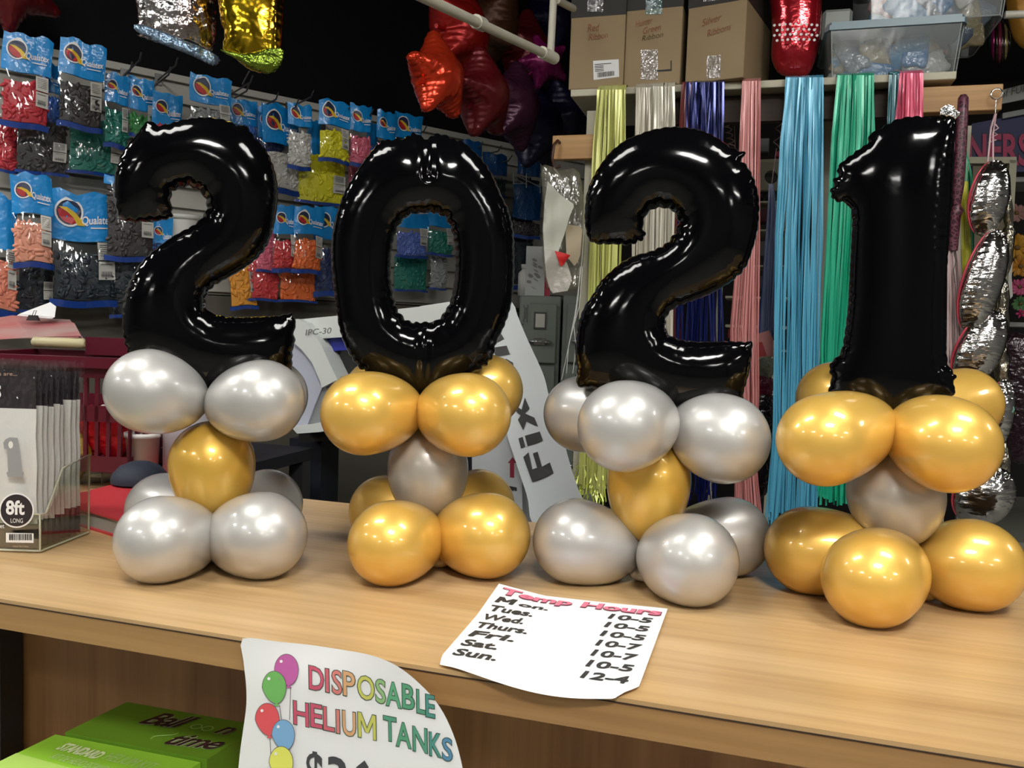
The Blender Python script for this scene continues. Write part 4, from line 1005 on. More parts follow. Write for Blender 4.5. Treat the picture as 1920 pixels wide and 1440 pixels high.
# maroon basket
M_bas = mat('maroon_plastic', (.085, .004, .015), .35); M_basd = M_bas
P0 = at_z(-70, 874, TZ + .004); P0b = at_z(243, 888, TZ + .004)
bx = (P0b - P0); Lb = bx.length; bx.normalize(); by = Vector((-bx.y, bx.x, 0)); Db = .26
topz = at_pl(250, 672, P0b, by).z
hb = topz - TZ - .004; fl = 1.045
def bp(u, v, w):                  # u along 0..1, v deep 0..1, w height 0..1, flared
    k = 1 + (fl - 1) * w * 1.2; cx_, cy_ = .5, .5
    return P0 + bx * (Lb * (cx_ + (u - cx_) * k)) + by * (Db * (cy_ + (v - cy_) * k)) + UPV * (hb * w)
bk = thing('shopping_basket', bp(.5, .5, 0), 'maroon plastic shopping basket with slotted sides and beige handles, behind the clear packet holder', 'basket')
b = MB(); t = .012
def strip(u0, u1, w0, w1, side):
    if side == 'f': q = [bp(u0, 0, w0), bp(u1, 0, w0), bp(u1, 0, w1), bp(u0, 0, w1)]; e = by * .006
    elif side == 'b': q = [bp(u0, 1, w0), bp(u1, 1, w0), bp(u1, 1, w1), bp(u0, 1, w1)]; e = by * -.006
    elif side == 'r': q = [bp(1, u0, w0), bp(1, u1, w0), bp(1, u1, w1), bp(1, u0, w1)]; e = bx * -.006
    else: q = [bp(0, u0, w0), bp(0, u1, w0), bp(0, u1, w1), bp(0, u0, w1)]; e = bx * .006
    b.prism(q, e)
for side in 'fbrl':
    for (w0, w1) in ((0, .14), (.44, .58), (.82, 1.0)): strip(0, 1, w0, w1, side)
    n = 15 if side in 'fb' else 8
    for k in range(n + 1):
        u = k / n; wd = .022 if side in 'fb' else .04
        strip(max(0, u - wd / 2), min(1, u + wd / 2), .14, .82, side)
b.prism([bp(0, 0, 0), bp(1, 0, 0), bp(1, 1, 0), bp(0, 1, 0)], (0, 0, .006))
b.build('basket_shell', M_bas, bk)
b = MB()
for side, (q0, q1, e) in dict(f=(bp(-.02, -.03, 1), bp(1.02, -.03, 1), by), b=(bp(-.02, 1.03, 1), bp(1.02, 1.03, 1), by), r=(bp(1.02, -.03, 1), bp(1.02, 1.03, 1), bx), l=(bp(-.02, -.03, 1), bp(-.02, 1.03, 1), bx)).items():
    dr = (q1 - q0).normalized(); nn = Vector((-dr.y, dr.x, 0))
    b.prism([q0 + nn * .009, q0 - nn * .009, q1 - nn * .009, q1 + nn * .009], (0, 0, -.022))
b.build('rim', M_bas, bk)
M_hd = mat('beige_grip', (.52, .46, .27), .5)
for (u0, u1) in ((.02, .36), (.66, .98)):
    b = MB(); A = bp(u0, .9, 1) + UPV * .018; B_ = bp(u1, .9, 1) + UPV * .018; 
    b.tube([A, A + (B_ - A) * .04, B_ - (B_ - A) * .04, B_], [.007, .0125, .0125, .007], 10); b.build('handle_grip', M_hd, bk)
b = MB(); A = bp(.36, .9, 1) + UPV * .012; B_ = bp(.66, .9, 1) + UPV * .012
b.prism([A - UPV * .02, B_ - UPV * .02, B_ + UPV * .022, A + UPV * .022], by * .01); b.build('handle_mount', M_bas, bk)
# what is inside the basket
rs = np.random.RandomState(5)
for i, (u, v, w, col, nm, lb) in enumerate([(.78, .25, .32, (.62, .01, .02), 'red_plastic_bag', 'bright red crumpled packet inside the maroon basket, upper right'), (.62, .3, .30, (.60, .01, .02), 'red_plastic_bag', 'bright red crumpled packet left of centre in the maroon basket'), (.90, .35, .25, (.55, .02, .02), 'red_plastic_bag', 'red crumpled packet against the right wall of the maroon basket'), (.70, .6, .35, (.70, .66, .64), 'white_packet', 'white packet at the back of the maroon basket'), (.88, .7, .40, (.74, .66, .66), 'white_packet', 'pinkish white packet in the back right corner of the basket'), (.55, .2, .10, (.50, .30, .03), 'gold_packet', 'small gold wrapped packet low in the maroon basket')]):
    c = bp(u, v, w); b = MB(); R = .045
    add_foil(b, [[(R * 1.2 * math.cos(a) * (1 + .15 * rs.uniform(-1, 1)), R * 1.3 * math.sin(a) * (1 + .15 * rs.uniform(-1, 1))) for a in np.linspace(0, 6.28, 11, endpoint=False)]], c, bx, UPV, by, step=.006, cell=.004, lam=.012, scallop=.005, wlen=.02, thick=.5, seed=i)
    tag(b.build(nm, mat(nm + str(i), col, .25, .1, bump=(40, .8, 2, (1, 1, 1), .01))), lb, 'packet')
# pink plastic stack, papers and clip on the back of the basket
M_pinkf = mat('pink_plastic_sheet', (.62, .16, .17), .3, alpha=.85, var=(7, (.60, .40, .36), (1, 1, 1)))
q = [at_d(-60, 640, 2.02), at_d(55, 636, 2.0), at_d(150, 637, 2.0), at_d(138, 612, 2.2), at_d(128, 603, 2.3), at_d(30, 596, 2.4), at_d(-60, 612, 2.4)]
zz = bp(.5, .6, 1).z + .012
b = MB()
for k in range(5):
    jj = [Vector((p.x + rs.uniform(-.008, .008), p.y + rs.uniform(-.01, .01), p.z + .0016 * k + .003 * math.sin(i * 1.7 + k))) for i, p in enumerate(q)]
    b.prism(jj, (0, 0, .0008))
tag(b.build('plastic_sheet_stack', M_pinkf), 'stack of crinkled pink and clear plastic sheets lying across the back of the basket', 'plastic sheets')
b = MB(); q = [at_d(32, 592, 2.2), at_d(98, 598, 2.2), at_d(101, 578, 2.27), at_d(90, 570, 2.3)]
for k in range(4): b.prism([p + UPV * .0015 * k + WU * .002 * k for p in q], (0, -.0008, .0008))
pp_ = thing('paper_stack', q[0], 'white papers held by a black binder clip on top of the plastic sheets', 'papers'); b.build('sheets', M_white, pp_)
b = MB(); cA = at_d(60, 601, 2.18); b.prism([cA - HR * .016, cA + HR * .016, cA + HR * .009 + UPV * .014, cA - HR * .009 + UPV * .014], HF * .012); b.tube([cA + UPV * .012, cA + UPV * .026 + HR * .006, cA + UPV * .027 + HR * .012, cA + UPV * .012 + HR * .007], .0009, 5); b.build('binder_clip', M_ink, pp_)
# bucket, cylinder, cap
c = at_z(268, 884, TZ + .001); bu = thing('white_bucket', c, 'small open white bucket right of the maroon basket', 'bucket')
b = MB(); Rb = 30 / F * (c - C0).dot(fwd)
b.lathe(c, UPV, [(0, 0), (0, Rb * .88), (.075, Rb * 1.0), (.075, Rb * 1.1), (.085, Rb * 1.1), (.085, Rb * .98), (.006, Rb * .84), (.006, 0)], 32); b.build('bucket_body', mat('white_bucket_plastic', (.70, .70, .68), .35), bu)
c = at_z(330, 892, TZ + .001) + HF * .06; b = MB(); b.lathe(c, UPV, [(0, 0), (0, .050), (.20, .050), (.203, .046), (.203, 0)], 32); tag(b.build('paper_roll', mat('bluish_white_plastic', (.62, .66, .74), .4)), 'tall plain white cylinder between the bucket and the gold balloon', 'roll')
c = at_z(262, 903, TZ + .001); b = MB(); Rc = 50 / F * (c - C0).dot(fwd)
b.lathe(c, UPV, [(0, Rc), (.008, Rc), (.018, Rc * .93), (.032, Rc * .70), (.040, Rc * .35), (.042, 0)], 28); tag(b.build('navy_cap', mat('navy_fabric', (.012, .018, .035), .7)), 'navy blue rounded cap in front of the white bucket', 'cap')
# white wire basket frame and far bags at the end of the slatwall
wf = thing('wire_rack', at_pl(985, 400, WO + WN * .2, WN), 'small white wire rack on the slatwall left of the hanging plastic sack', 'wire rack')
def wq(x, y, o=.2): return at_pl(x, y, WO + WN * o, WN)
b = MB()
for a_, c2_ in (((963, 322), (963, 345)), ((987, 325), (987, 352)), ((1013, 335), (1013, 362)), ((966, 328), (1012, 350)), ((966, 336), (986, 345)), ((963, 344), (980, 344))):
    b.tube([wq(*a_), wq(*c2_)], .0025, 6)
b.build('wire_frame', mat('dull_white_wire', (.35, .36, .34), .5), wf)
b = MB()
for x in (963, 987, 1013): b.tube([wq(x, 323 + (x - 963) * .2, .2), wq(x, 323 + (x - 963) * .2, 0)], .0025, 6)
b.build('wall_bracket', M_metal, wf)
# ------------------------------------------------------------------ vinyl cutter behind the counter
yM = at_d(600, 700, 2.15).y
def mp(px, py, o=0.0): return at_y(px, py, yM + o)
M_mw = mat('machine_white', (.55, .58, .56), .45); M_ml = mat('machine_lavender', (.40, .42, .50), .5); M_mshade = mat('machine_shade_grey', (.22, .23, .24), .5)
M_mb = mat('machine_blue', (.02, .03, .30), .35)
mc = thing('vinyl_cutter', Vector((mp(720, 700).x, yM + .2, 0)), 'white vinyl cutting machine with a blue strip, behind the number 0 stand', 'cutting machine')
dv = Vector((0, .26, 0))
b = MB(); b.prism([mp(548, 600), mp(632, 592), mp(868, 566), mp(880, 592), mp(641, 632), mp(587, 636), mp(556, 640)], dv); b.build('top_cover', M_mw, mc)
b = MB(); b.prism([mp(p[0], p[1], -.03) for p in ((548, 600), (556, 598), (575, 606), (604, 650), (622, 690), (633, 712), (603, 727), (600, 716), (585, 680), (565, 655), (545, 638))], dv); b.build('arched_end_frame', M_mw, mc)
b = MB(); b.prism([mp(p[0], p[1], -.015) for p in ((540, 634), (565, 655), (585, 680), (601, 722), (604, 727), (588, 765), (576, 798), (552, 803), (530, 770))], dv); b.build('end_cover', M_ml, mc)
b = MB(); b.prism([mp(p[0], p[1], -.010) for p in ((604, 726), (640, 706), (640, 800), (577, 800))], dv); b.build('side_panel', M_mshade, mc)  # shadow side of the machine, its shade put into the grey
b = MB(); b.prism([mp(p[0], p[1], -.035) for p in ((545, 800), (574, 797), (640, 785), (640, 802), (600, 810), (557, 813))], dv); b.build('lower_lip', M_mw, mc)
b = MB(); b.prism([mp(590, 634, .02), mp(900, 606, .02), mp(900, 632, .02), mp(608, 660, .02)], (0, .02, 0)); b.build('blue_strip', M_mb, mc)
b = MB(); b.prism([mp(600, 652, .04), mp(900, 630, .04), mp(900, 800, .04), mp(620, 815, .04)], (0, .05, 0)); b.build('front_window', mat('machine_dark_window', (.015, .015, .016), .2), mc)
b = MB()
b.prism([mp(p[0], p[1], .25) for p in ((760, 590), (788, 574), (842, 566), (900, 560), (900, 640), (760, 640))], (0, .20, 0)); b.build('media_tray', M_mw, mc)
b = MB(); o = mp(573, 629, -.033); add_text(b, 'IPC-30', o, mp(622, 625, -.033) - o, mp(573, 618, -.033) - o, .0012, 0.01, .15); b.build('model_lettering', M_labink, mc)
b = MB(); b.prism([mp(560, 812, .03), mp(905, 790, .03), mp(905, 806, .03), mp(560, 830, .03)], (0, .3, 0)); b.build('stand_beam', M_ink, mc)
for (px, w) in ((590, .10), (890, .05)):
    p = mp(px, 820, .16); b = MB(); b.box((p.x, p.y, p.z / 2), (w, .10, p.z)); b.build('leg', mat('blue_black_paint', (.012, .015, .025), .5), mc)
# printed box with a red arrow
yb = at_d(930, 850, 1.98).y
bx_ = [at_y(898, 850, yb), at_y(958, 800, yb), at_y(974, 812, yb), at_y(980, 915, yb), at_y(952, 925, yb), at_y(900, 900, yb)]
bt = thing('arrow_carton', Vector((bx_[2].x, yb + .08, 0)), 'pale grey carton with a dark red arrow, left of the Fix banner', 'carton')
b = MB(); zl = at_y(940, 1100, yb).z
b.prism([at_y(885, 1100, yb), at_y(885, 845, yb), at_y(905, 830, yb), at_y(958, 800, yb), at_y(978, 812, yb), at_y(981, 1100, yb)], (0, .10, 0)); b.build('carton', mat('pale_grey_card', (.40, .42, .43), .6), bt)
b = MB(); b.add([at_y(x, y, yb - .001) for x, y in ((961, 857), (969, 868), (964, 868), (964, 896), (956, 895), (956, 868), (952, 868))], [tuple(range(7))]); b.build('printed_arrow', mat('dark_red_ink', (.20, .01, .03), .6), bt)
b = MB(); b.add([at_y(x, y, yb - .001) for x, y in ((955, 911), (969, 914), (969, 921), (963, 919), (962, 921), (955, 917))], [tuple(range(6))]); b.build('printed_mark', M_ink, bt)
# leaning banner
yB0 = at_d(960, 760, 2.0).y
bn = thing('fix_banner', at_y(1040, 990, yB0 - .05), 'long white banner with bold black lettering Fix running up it, leaning behind the counter', 'banner')
def bnp(px, py, e=0.0):
    t = (py - 560) / 430.; k = (px - (935 + 70 * t)) / 80.
    return at_y(px, py, yB0 - .12 * t + .03 * math.cos(1.6 * k) - e)
bo = [(905, 560), (935, 562), (962, 566), (968, 585), (984, 625), (1000, 660), (1020, 705), (1030, 745), (1050, 800), (1066, 860), (1085, 920), (1112, 990), (1006, 990), (990, 935), (975, 890), (962, 850), (952, 820), (948, 790), (935, 740), (920, 680), (905, 620)]
V, Fs = flat_cut(bo, 14)
b = MB(); b.add([bnp(*v) for v in V], Fs, 0, True); b.build('sheet', mat('banner_white', (.46, .49, .50), .6), bn)
b = MB()
for poly in [[(981, 857), (991, 848), (998, 880), (1007, 877), (999, 850), (1008, 847), (1016, 875), (1031, 867), (1038, 887), (998, 904)],
             [(972, 822), (980, 819), (985, 837), (977, 841)], [(984, 817), (1012, 809), (1018, 826), (989, 836)],
             [(984, 745), (993, 766), (984, 775), (1002, 783), (1009, 800), (987, 790), (981, 807), (971, 787), (976, 779), (968, 772), (969, 762), (978, 768)],
             [(936, 620), (945, 635), (925, 645), (922, 637)], [(922, 652), (950, 648), (956, 664), (930, 668)], [(948, 672), (962, 680), (964, 693), (950, 682)]]:
    ce = (sum(p[0] for p in poly) / len(poly), sum(p[1] for p in poly) / len(poly))
    P = [np.array(p, float) for p in poly]; n = len(P)
    r = delaunay_2d_cdt([Vector(p) for p in poly], [(i, (i + 1) % n) for i in range(n)], [], 0, 1e-5)
    VV = np.array([(v.x, v.y) for v in r[0]]); cen = np.array([VV[list(f)].mean(0) for f in r[2]]); kp = pip(cen[:, 0], cen[:, 1], [np.array(poly, float)])
    b.add([bnp(v[0], v[1], .002) for v in VV], [tuple(f) for f, k in zip(r[2], kp) if k], 0)
b.build('banner_lettering', M_ink, bn)

# ------------------------------------------------------------------ file cabinets
M_cab = mat('grey_green_cabinet', (.215, .245, .215), .45); M_cabd = mat('cabinet_shadow_gap', (.05, .06, .05), .6)
dC = 3.60
cabn = -HF
def cabinet(px0, px1, pys, label, handles=True):
    A = at_d(px0, 563, dC); B_ = at_d(px1, 560, dC); A.z = B_.z = at_d(px0, 553, dC).z
    U = (B_ - A); wdt = U.length; U.normalize(); V_ = Vector((-U.y, U.x, 0)); zt = A.z
    A0 = A.copy(); A0.z = 0
    root = thing('file_cabinet', A0 + U * (wdt / 2) + V_ * .2, label, 'file cabinet')
    R = Matrix.Rotation(math.atan2(U.y, U.x), 3, 'Z')
    b = MB(); b.box(A0 + U * (wdt / 2) + V_ * .19 + UPV * (zt / 2), (wdt, .36, zt), R, bev=.006); b.build('body', M_cab, root)
    dh = .27; z = zt - .028
    for k in range(4):
        c = A0 + U * (wdt / 2) - V_ * .0; c.z = z - dh / 2
        b = MB(); b.box(c, (wdt - .035, .02, dh - .012), R, bev=.004); dr = b.build('drawer', M_cab, root)
        q = c - V_ * .012 + UPV * .055
        b = MB(); b.box(q, (.055, .006, .075), R); b.box(q - V_ * .002, (.040, .006, .058), R, 1); b.build('label_holder', [M_metal, M_lab], dr)
        q = c - V_ * .014 - UPV * .035
        b = MB(); b.tube([q - U * .045, q - U * .045 - V_ * .02, q + U * .045 - V_ * .02, q + U * .045], .006, 8); b.box(q, (.05, .01, .03), R); b.build('handle', M_chrome, dr)
        z -= dh
    return root, A, U, V_, wdt, zt
c1, A1, U1, V1, w1, zt1 = cabinet(975, 1053, None, 'grey green metal filing cabinet beside the Fix banner, with a small animal picture on it')
c2, A2, U2, V2, w2, zt2 = cabinet(1057, 1135, None, 'grey green metal filing cabinet behind the yellow ribbons, right of the first cabinet')
b = MB(); q = at_pl(981, 585, A1 - V1 * .012, V1)
rs = np.random.RandomState(3)
b.quad(*[q + U1 * u - UPV * v - V1 * .0015 for u, v in ((-.012, -.04), (.028, -.04), (.028, .05), (-.012, .05))], mi=1)
for (u, v, w, h) in ((.004, -.02, .018, .022), (.002, .0, .020, .030), (.0, -.03, .006, .012), (.016, -.032, .006, .012), (.0, .03, .008, .014), (.014, .03, .008, .014)):
    b.quad(*[q + U1 * (u + a) - UPV * (v + c) - V1 * .0025 for a, c in ((0, 0), (w, 0), (w, h), (0, h))])
b.build('kitten_sticker', [M_labink, M_cab], c1)
# things on the cabinets
topA = A1 + V1 * .02; topA.z = zt1 + .001
c = at_d(984, 548, dC + .12); c.z = zt1 + .001
b = MB(); b.lathe(c, UPV, [(0, 0), (0, .032), (.10, .032), (.115, .018), (.12, .016), (.12, .02), (.14, .02), (.14, 0)], 20); tag(b.build('white_bottle', mat('white_plastic', (.55, .55, .52), .4)), 'small white plastic bottle on the filing cabinet, left of the picture packet', 'bottle')
p0 = at_d(984, 551, dC + .06); p0.z = zt1 + .002
pk = thing('picture_packet', p0 + U1 * .04, 'flat white packet with grey printed shapes standing on the filing cabinet', 'packet')
wpk, hpk = .085, .215
b = MB(); b.prism([p0, p0 + U1 * wpk, p0 + U1 * wpk + UPV * hpk, p0 + UPV * hpk], V1 * .02); b.build('packet_body', mat('pale_packet', (.42, .43, .42), .4), pk)
b = MB()
for _ in range(14):
    u, v = rs.uniform(.01, .065), rs.uniform(.03, .17); a = rs.uniform(0, 3); 
    b.add([p0 + U1 * (u + .012 * math.cos(a + t)) + UPV * (v + .008 * math.sin(t)) - V1 * .001 for t in np.linspace(0, 6.28, 7, endpoint=False)], [tuple(range(7))])
b.build('printed_shapes', mat('grey_print', (.20, .20, .20), .6), pk)
p0 = at_d(1014, 551, dC + .1); p0.z = zt1 + .002
b = MB(); b.prism([p0, p0 + U1 * .04, p0 + U1 * .04 + UPV * .11, p0 + UPV * .12], V1 * .03); tag(b.build('red_packet', mat('bright_red_packet', (.60, .02, .06), .4)), 'small bright red packet between the picture packet and the hanging sack', 'packet')

# ------------------------------------------------------------------ shelf unit with ribbons
sL = at_d(1070, 168, 2.70); yS = sL.y; zS = sL.z
def sp(px, py, o=0.0): return at_y(px, py, yS + o)
sRx = sp(1794, 135).x
shelf = thing('ribbon_shelf', Vector(((sL.x + sRx) / 2, yS + .2, 0)), 'cream painted wooden shelf unit with ribbons draped over its front edge', 'shelf unit')
b = MB(); b.box(((sL.x + sRx) / 2, yS + .20, zS - .011), (sRx - sL.x, .40, .022), bev=.002); b.build('shelf_board', M_cream, shelf)
def post(x0, x1, pt, pb, o, m, nm, dpt=.04):
    a = sp(x0, pt, o); c = sp(x1, pt, o); z0 = 0 if pb is None else sp(x0, pb, o).z
    b = MB(); b.box(((a.x + c.x) / 2, yS + o + dpt / 2, (a.z + z0) / 2), (abs(c.x - a.x), dpt, a.z - z0)); return b.build(nm, m, shelf)
post(1101, 1120, 208, None, .02, M_cream, 'post')
post(1540, 1566, 196, None, .30, mat('bare_pale_wood', (.46, .43, .34), .6), 'post')
post(1808, 1822, 236, None, .30, M_cream, 'post')
bz1, bz0 = sp(1450, 178, .06).z, sp(1450, 226, .06).z
b = MB(); b.box(((sL.x + .2 + sRx - .1) / 2, yS + .08, (bz1 + bz0) / 2), (sRx - sL.x - .3, .035, bz1 - bz0)); b.build('cross_board', M_beam_shade, shelf)  # same beam as the projecting end, its shade painted in
b = MB(); qa, qb = sp(1700, 186, .02), sp(1880, 188, .02); b.box(((qa.x + qb.x) / 2, yS + .045, (bz1 + bz0) / 2 - .004), (qb.x - qa.x, .045, .072), bev=.002); b.build('projecting_beam', M_pine, shelf)
b = MB(); 
for z_ in (0, 1): b.box((sp(1745, 160, .06).x, yS + .08, zS - .035 - .032 * z_), (sp(1763, 150).x - sp(1725, 150).x, .06, .030), bev=.002)
b.build('spacer_block', mat('pinkish_wood', (.38, .26, .17), .6), shelf)
b = MB(); qa, qb = sp(1036, 254, -.02), sp(1116, 297, -.02); b.box(((qa.x + qb.x) / 2, yS - .005, (qa.z + qb.z) / 2), (qb.x - qa.x, .03, qa.z - qb.z), bev=.002); b.build('side_block', M_pine, shelf)
b = MB(); h0 = sp(1047, 270, -.022); b.tube([h0 + Vector((.004, .01, .004)), h0 + Vector((.002, -.02, .006)), h0 + Vector((-.006, -.035, -.01)), h0 + Vector((-.010, -.035, -.05)), h0 + Vector((-.004, -.03, -.085)), h0 + Vector((.016, -.03, -.075))], .0048, 8); b.build('brown_hook', mat('brown_rubber_hook', (.06, .02, .01), .4), shelf)
b = MB(); h1 = sp(1865, 180, .02); b.lathe(h1 + Vector((0, -.02, .0)), Vector((0, 1, 0)), [(-.002, .013), (-.002, .016), (.002, .016), (.002, .013), (-.002, .013)], 24); b.tube([h1 + Vector((0, -.02, -.015)), h1 + Vector((0, -.02, -.06))], .0015, 6); b.build('steel_ring', M_chrome, shelf)

# hanging clear sack
M_sack = mat('milky_plastic', (.50, .47, .41), .35, alpha=.80, bump=(18, .8, 3, (1, 1, 1), .02)); M_clr = film_mat('sack_film', .16, (.93, .93, .88), .14, .9, 22, .16, (.40, .38, .30))
r_, O, X, Y, N = px_foil('hanging_plastic_sack', [(1016, 312), (1050, 318), (1080, 316), (1092, 345), (1096, 400), (1097, 450), (1093, 500), (1086, 540), (1050, 545), (1026, 541), (1018, 500), (1016, 440), (1018, 380)], 2.60, .15, M_clr, 'clear and white plastic sack hanging from the brown hook above the filing cabinets', 'plastic sack', 'clear_sack', step=.012, cell=.008, lam=.03, scallop=.006, wlen=.04, thick=.5, maxh=.05)
def sk(px, py, o): return at_pl(px, py, O + N * o, N)
def sheet(nm, loop, o, m, par, bul=.0):
    V, Fs = flat_cut(loop, 9, 0); b = MB(); rr = random.random() * 6
    b.add([sk(v[0], v[1], o + .006 * math.sin(v[0] * .13 + rr) + .004 * math.sin(v[1] * .09 + v[0] * .05)) for v in V], Fs, 0, True); return b.build(nm, m, par)
sheet('paper_insert', [(1027, 340), (1052, 366), (1078, 384), (1070, 400), (1058, 440), (1044, 480), (1040, 510), (1022, 500), (1018, 430), (1021, 380)], .062, mat('cream_paper', (.52, .53, .45), .6), r_)
sheet('white_bundle', [(1020, 462), (1040, 470), (1062, 490), (1072, 520), (1066, 545), (1034, 550), (1024, 520)], .068, M_sack, r_)
sheet('red_card', [(1040, 470), (1070, 478), (1052, 502)], .070, mat('red_card', (.60, .02, .02), .5), r_)
sheet('printed_card', [(1060, 420), (1092, 425), (1088, 480), (1078, 500), (1062, 480)], .055, mat('tan_print_card', (.40, .33, .22), .6), r_)
b = MB(); b.tube([h0 + Vector((-.004, -.03, -.082)), sk(1040, 318, .0), sk(1050, 330, .0)], .003, 6); b.build('sack_handle', M_sack, r_)

# boxes on the shelf
def sbox(x0, x1, htz, dpt, label, o=.004, mat_=M_card, band=None, name='cardboard_box', bz=None):
    a = sp(x0, 160, o); c = sp(x1, 155, o); z0 = zS + .001; w = c.x - a.x
    root = thing(name, Vector(((a.x + c.x) / 2, yS + o + dpt / 2, z0)), label, 'box')
    b = MB(); b.box(((a.x + c.x) / 2, yS + o + dpt / 2, z0 + htz / 2), (w, dpt, htz), bev=.002); b.build('carton', mat_, root)
    if band:
        zb = sp((x0 + x1) / 2, band, o).z; zt = z0 + htz + .0008
        b = MB(); b.box(((a.x + c.x) / 2, yS + o + dpt / 2, (zb + zt) / 2), (w + .0016, dpt + .0016, zt - zb)); b.build('dark_printed_band', mat('dark_brown_print', (.020, .017, .014), .6), root)
    return root, a, c, z0
M_tape = film_mat('clear_tape', .28, (.9, .9, .9), .12, 1.0, 60, .12); M_tapeb = film_mat('bluish_tape', .28, (.75, .95, .95), .15, 1.0, 60, .35, (.25, .42, .42))
M_mark = mat('red_marker', (.27, .085, .04), .7); M_mark2 = mat('brown_marker', (.10, .07, .02), .7)
def swrite(mb, s, x, y, x1, y1, h, mi=0, o=.004):
    A = sp(x, y, o - .0012); B_ = sp(x1, y1, o - .0012); C_ = sp(x, y - h, o - .0012); add_text(mb, s, A, B_ - A, C_ - A, .0008, -.008, .2, mi=mi)
def stape(nm, x0, y0, x1, y1, m, root, o=.004): b = MB(); b.quad(sp(x0, y0, o - .0022), sp(x1, y0, o - .0022), sp(x1, y1, o - .0022), sp(x0, y1, o - .0022)); b.build(nm, m, root)
r1, a, c, z0 = sbox(1066, 1168, .335, .30, 'leftmost cardboard carton on the shelf, with a white barcode label, marked Red Ribbon', band=31)
b = MB(); swrite(b, 'Red', 1102, 60, 1124, 57, 14); swrite(b, 'Ribbon', 1104, 76, 1140, 71, 12); b.build('marker_writing', M_mark, r1)
b = MB(); qs = [sp(x, y, .0025) for x, y in ((1113, 150), (1161, 144), (1160, 111), (1112, 114))]; b.add(qs, [(0, 1, 2, 3)])
def lq(u, v): return qs[0] * (1 - u) * (1 - v) + qs[1] * u * (1 - v) + qs[2] * u * v + qs[3] * (1 - u) * v - Vector((0, .0008, 0))
for v in (.78, .68, .60, .50, .42): b.quad(lq(.06, v), lq(.06 + (.65 if v > .7 else .35), v), lq(.06 + (.65 if v > .7 else .35), v + .035), lq(.06, v + .035), 1)
u = .16
while u < .82: w = random.choice((.012, .022, .03)); b.quad(lq(u, .10), lq(u + w, .10), lq(u + w, .36), lq(u, .36), 1); u += w + .018
b.build('barcode_label', [M_white, M_ink], r1); stape('tape', 1101, -10, 1131, 22, M_tape, r1)
r2, a, c, z0 = sbox(1169, 1275, .335, .30, 'middle cardboard carton on the shelf, marked Hunter Green Ribbon', band=18, o=.012)
b = MB(); swrite(b, 'Hunter', 1192, 52, 1224, 44, 12, 0, .012); swrite(b, 'Green', 1206, 65, 1240, 57, 12, 0, .012); swrite(b, 'Ribbon', 1204, 78, 1244, 70, 10, 1, .012); b.build('marker_writing', [M_mark, M_mark2], r2)
stape('tape', 1211, -10, 1242, 28, M_tapeb, r2, .012); stape('tape', 1202, 94, 1234, 150, M_tape, r2, .012)
b = MB(); b.prism([sp(x, y, .011) for x, y in ((1226, 133), (1258, 131), (1258, 115), (1260, 115), (1260, 134), (1226, 135.5))], (0, -.001, 0)); b.build('flap_cut', M_ink, r2)
r3, a, c, z0 = sbox(1284, 1397, .335, .30, 'right cardboard carton on the shelf, marked Silver Ribbon, its side panel in view', band=13, o=.006)
b = MB(); swrite(b, 'Silver', 1318, 52, 1356, 43, 13, 0, .006); swrite(b, 'Ribbons', 1328, 72, 1374, 62, 12, 0, .006); b.build('marker_writing', M_mark, r3)
stape('tape', 1327, 108, 1355, 150, M_tape, r3, .006); stape('tape', 1320, -10, 1352, 6, M_tape, r3, .006)

def turn(root, px, ang, o):
    pv = sp(px, 160, o); R_ = Matrix.Rotation(-ang, 3, 'Z'); l = root.location - pv; l.z = 0; n_ = R_ @ l
    root.location = Vector((pv.x + n_.x, pv.y + n_.y, root.location.z)); root.rotation_euler = (0, 0, -ang)
turn(r3, 1284, math.radians(14), .006); turn(r2, 1169, math.radians(3), .012)
# red foil balloon with dotted band on the shelf
M_redg = mat('glossy_red_foil', (.42, .008, .018), .16, .55, coat=.6, bump=(40, .25, 2, (1, .3, 1), .006))
r_, O, X, Y, N = px_foil('polka_dot_balloon', [(1447, -60), (1442, -10), (1446, 30), (1447, 70), (1446, 110), (1460, 138), (1488, 145), (1515, 142), (1530, 110), (1538, 70), (1541, 30), (1540, -10), (1532, -60)], 2.62, .1, M_redg, 'glossy red foil balloon with a white dotted band, between the cartons and the plastic bins', 'foil balloon', 'foil_envelope', step=.010, cell=.006, lam=.02, scallop=.003, wlen=.02, thick=.75, maxh=.07)
b = MB()
for r in range(4):
    for k in range(9):
        x = 1452 + 10 * k + 5 * (r % 2); y = 45 + 9.5 * r + (k - 4) ** 2 * .15
        if x > 1534: continue
        t_ = (x - 1492) / 46.; o = .07 * math.sqrt(max(.05, 1 - t_ * t_ * .95)) + .004; ctr = at_pl(x, y, O + N * o, N)
        b.add([ctr + X * (.0042 * math.cos(a)) + Y * (.0042 * math.sin(a)) for a in np.linspace(0, 6.28, 9, endpoint=False)], [tuple(range(9))])
o_ = b.build('white_dots', M_white, r_); o_['kind'] = 'stuff'

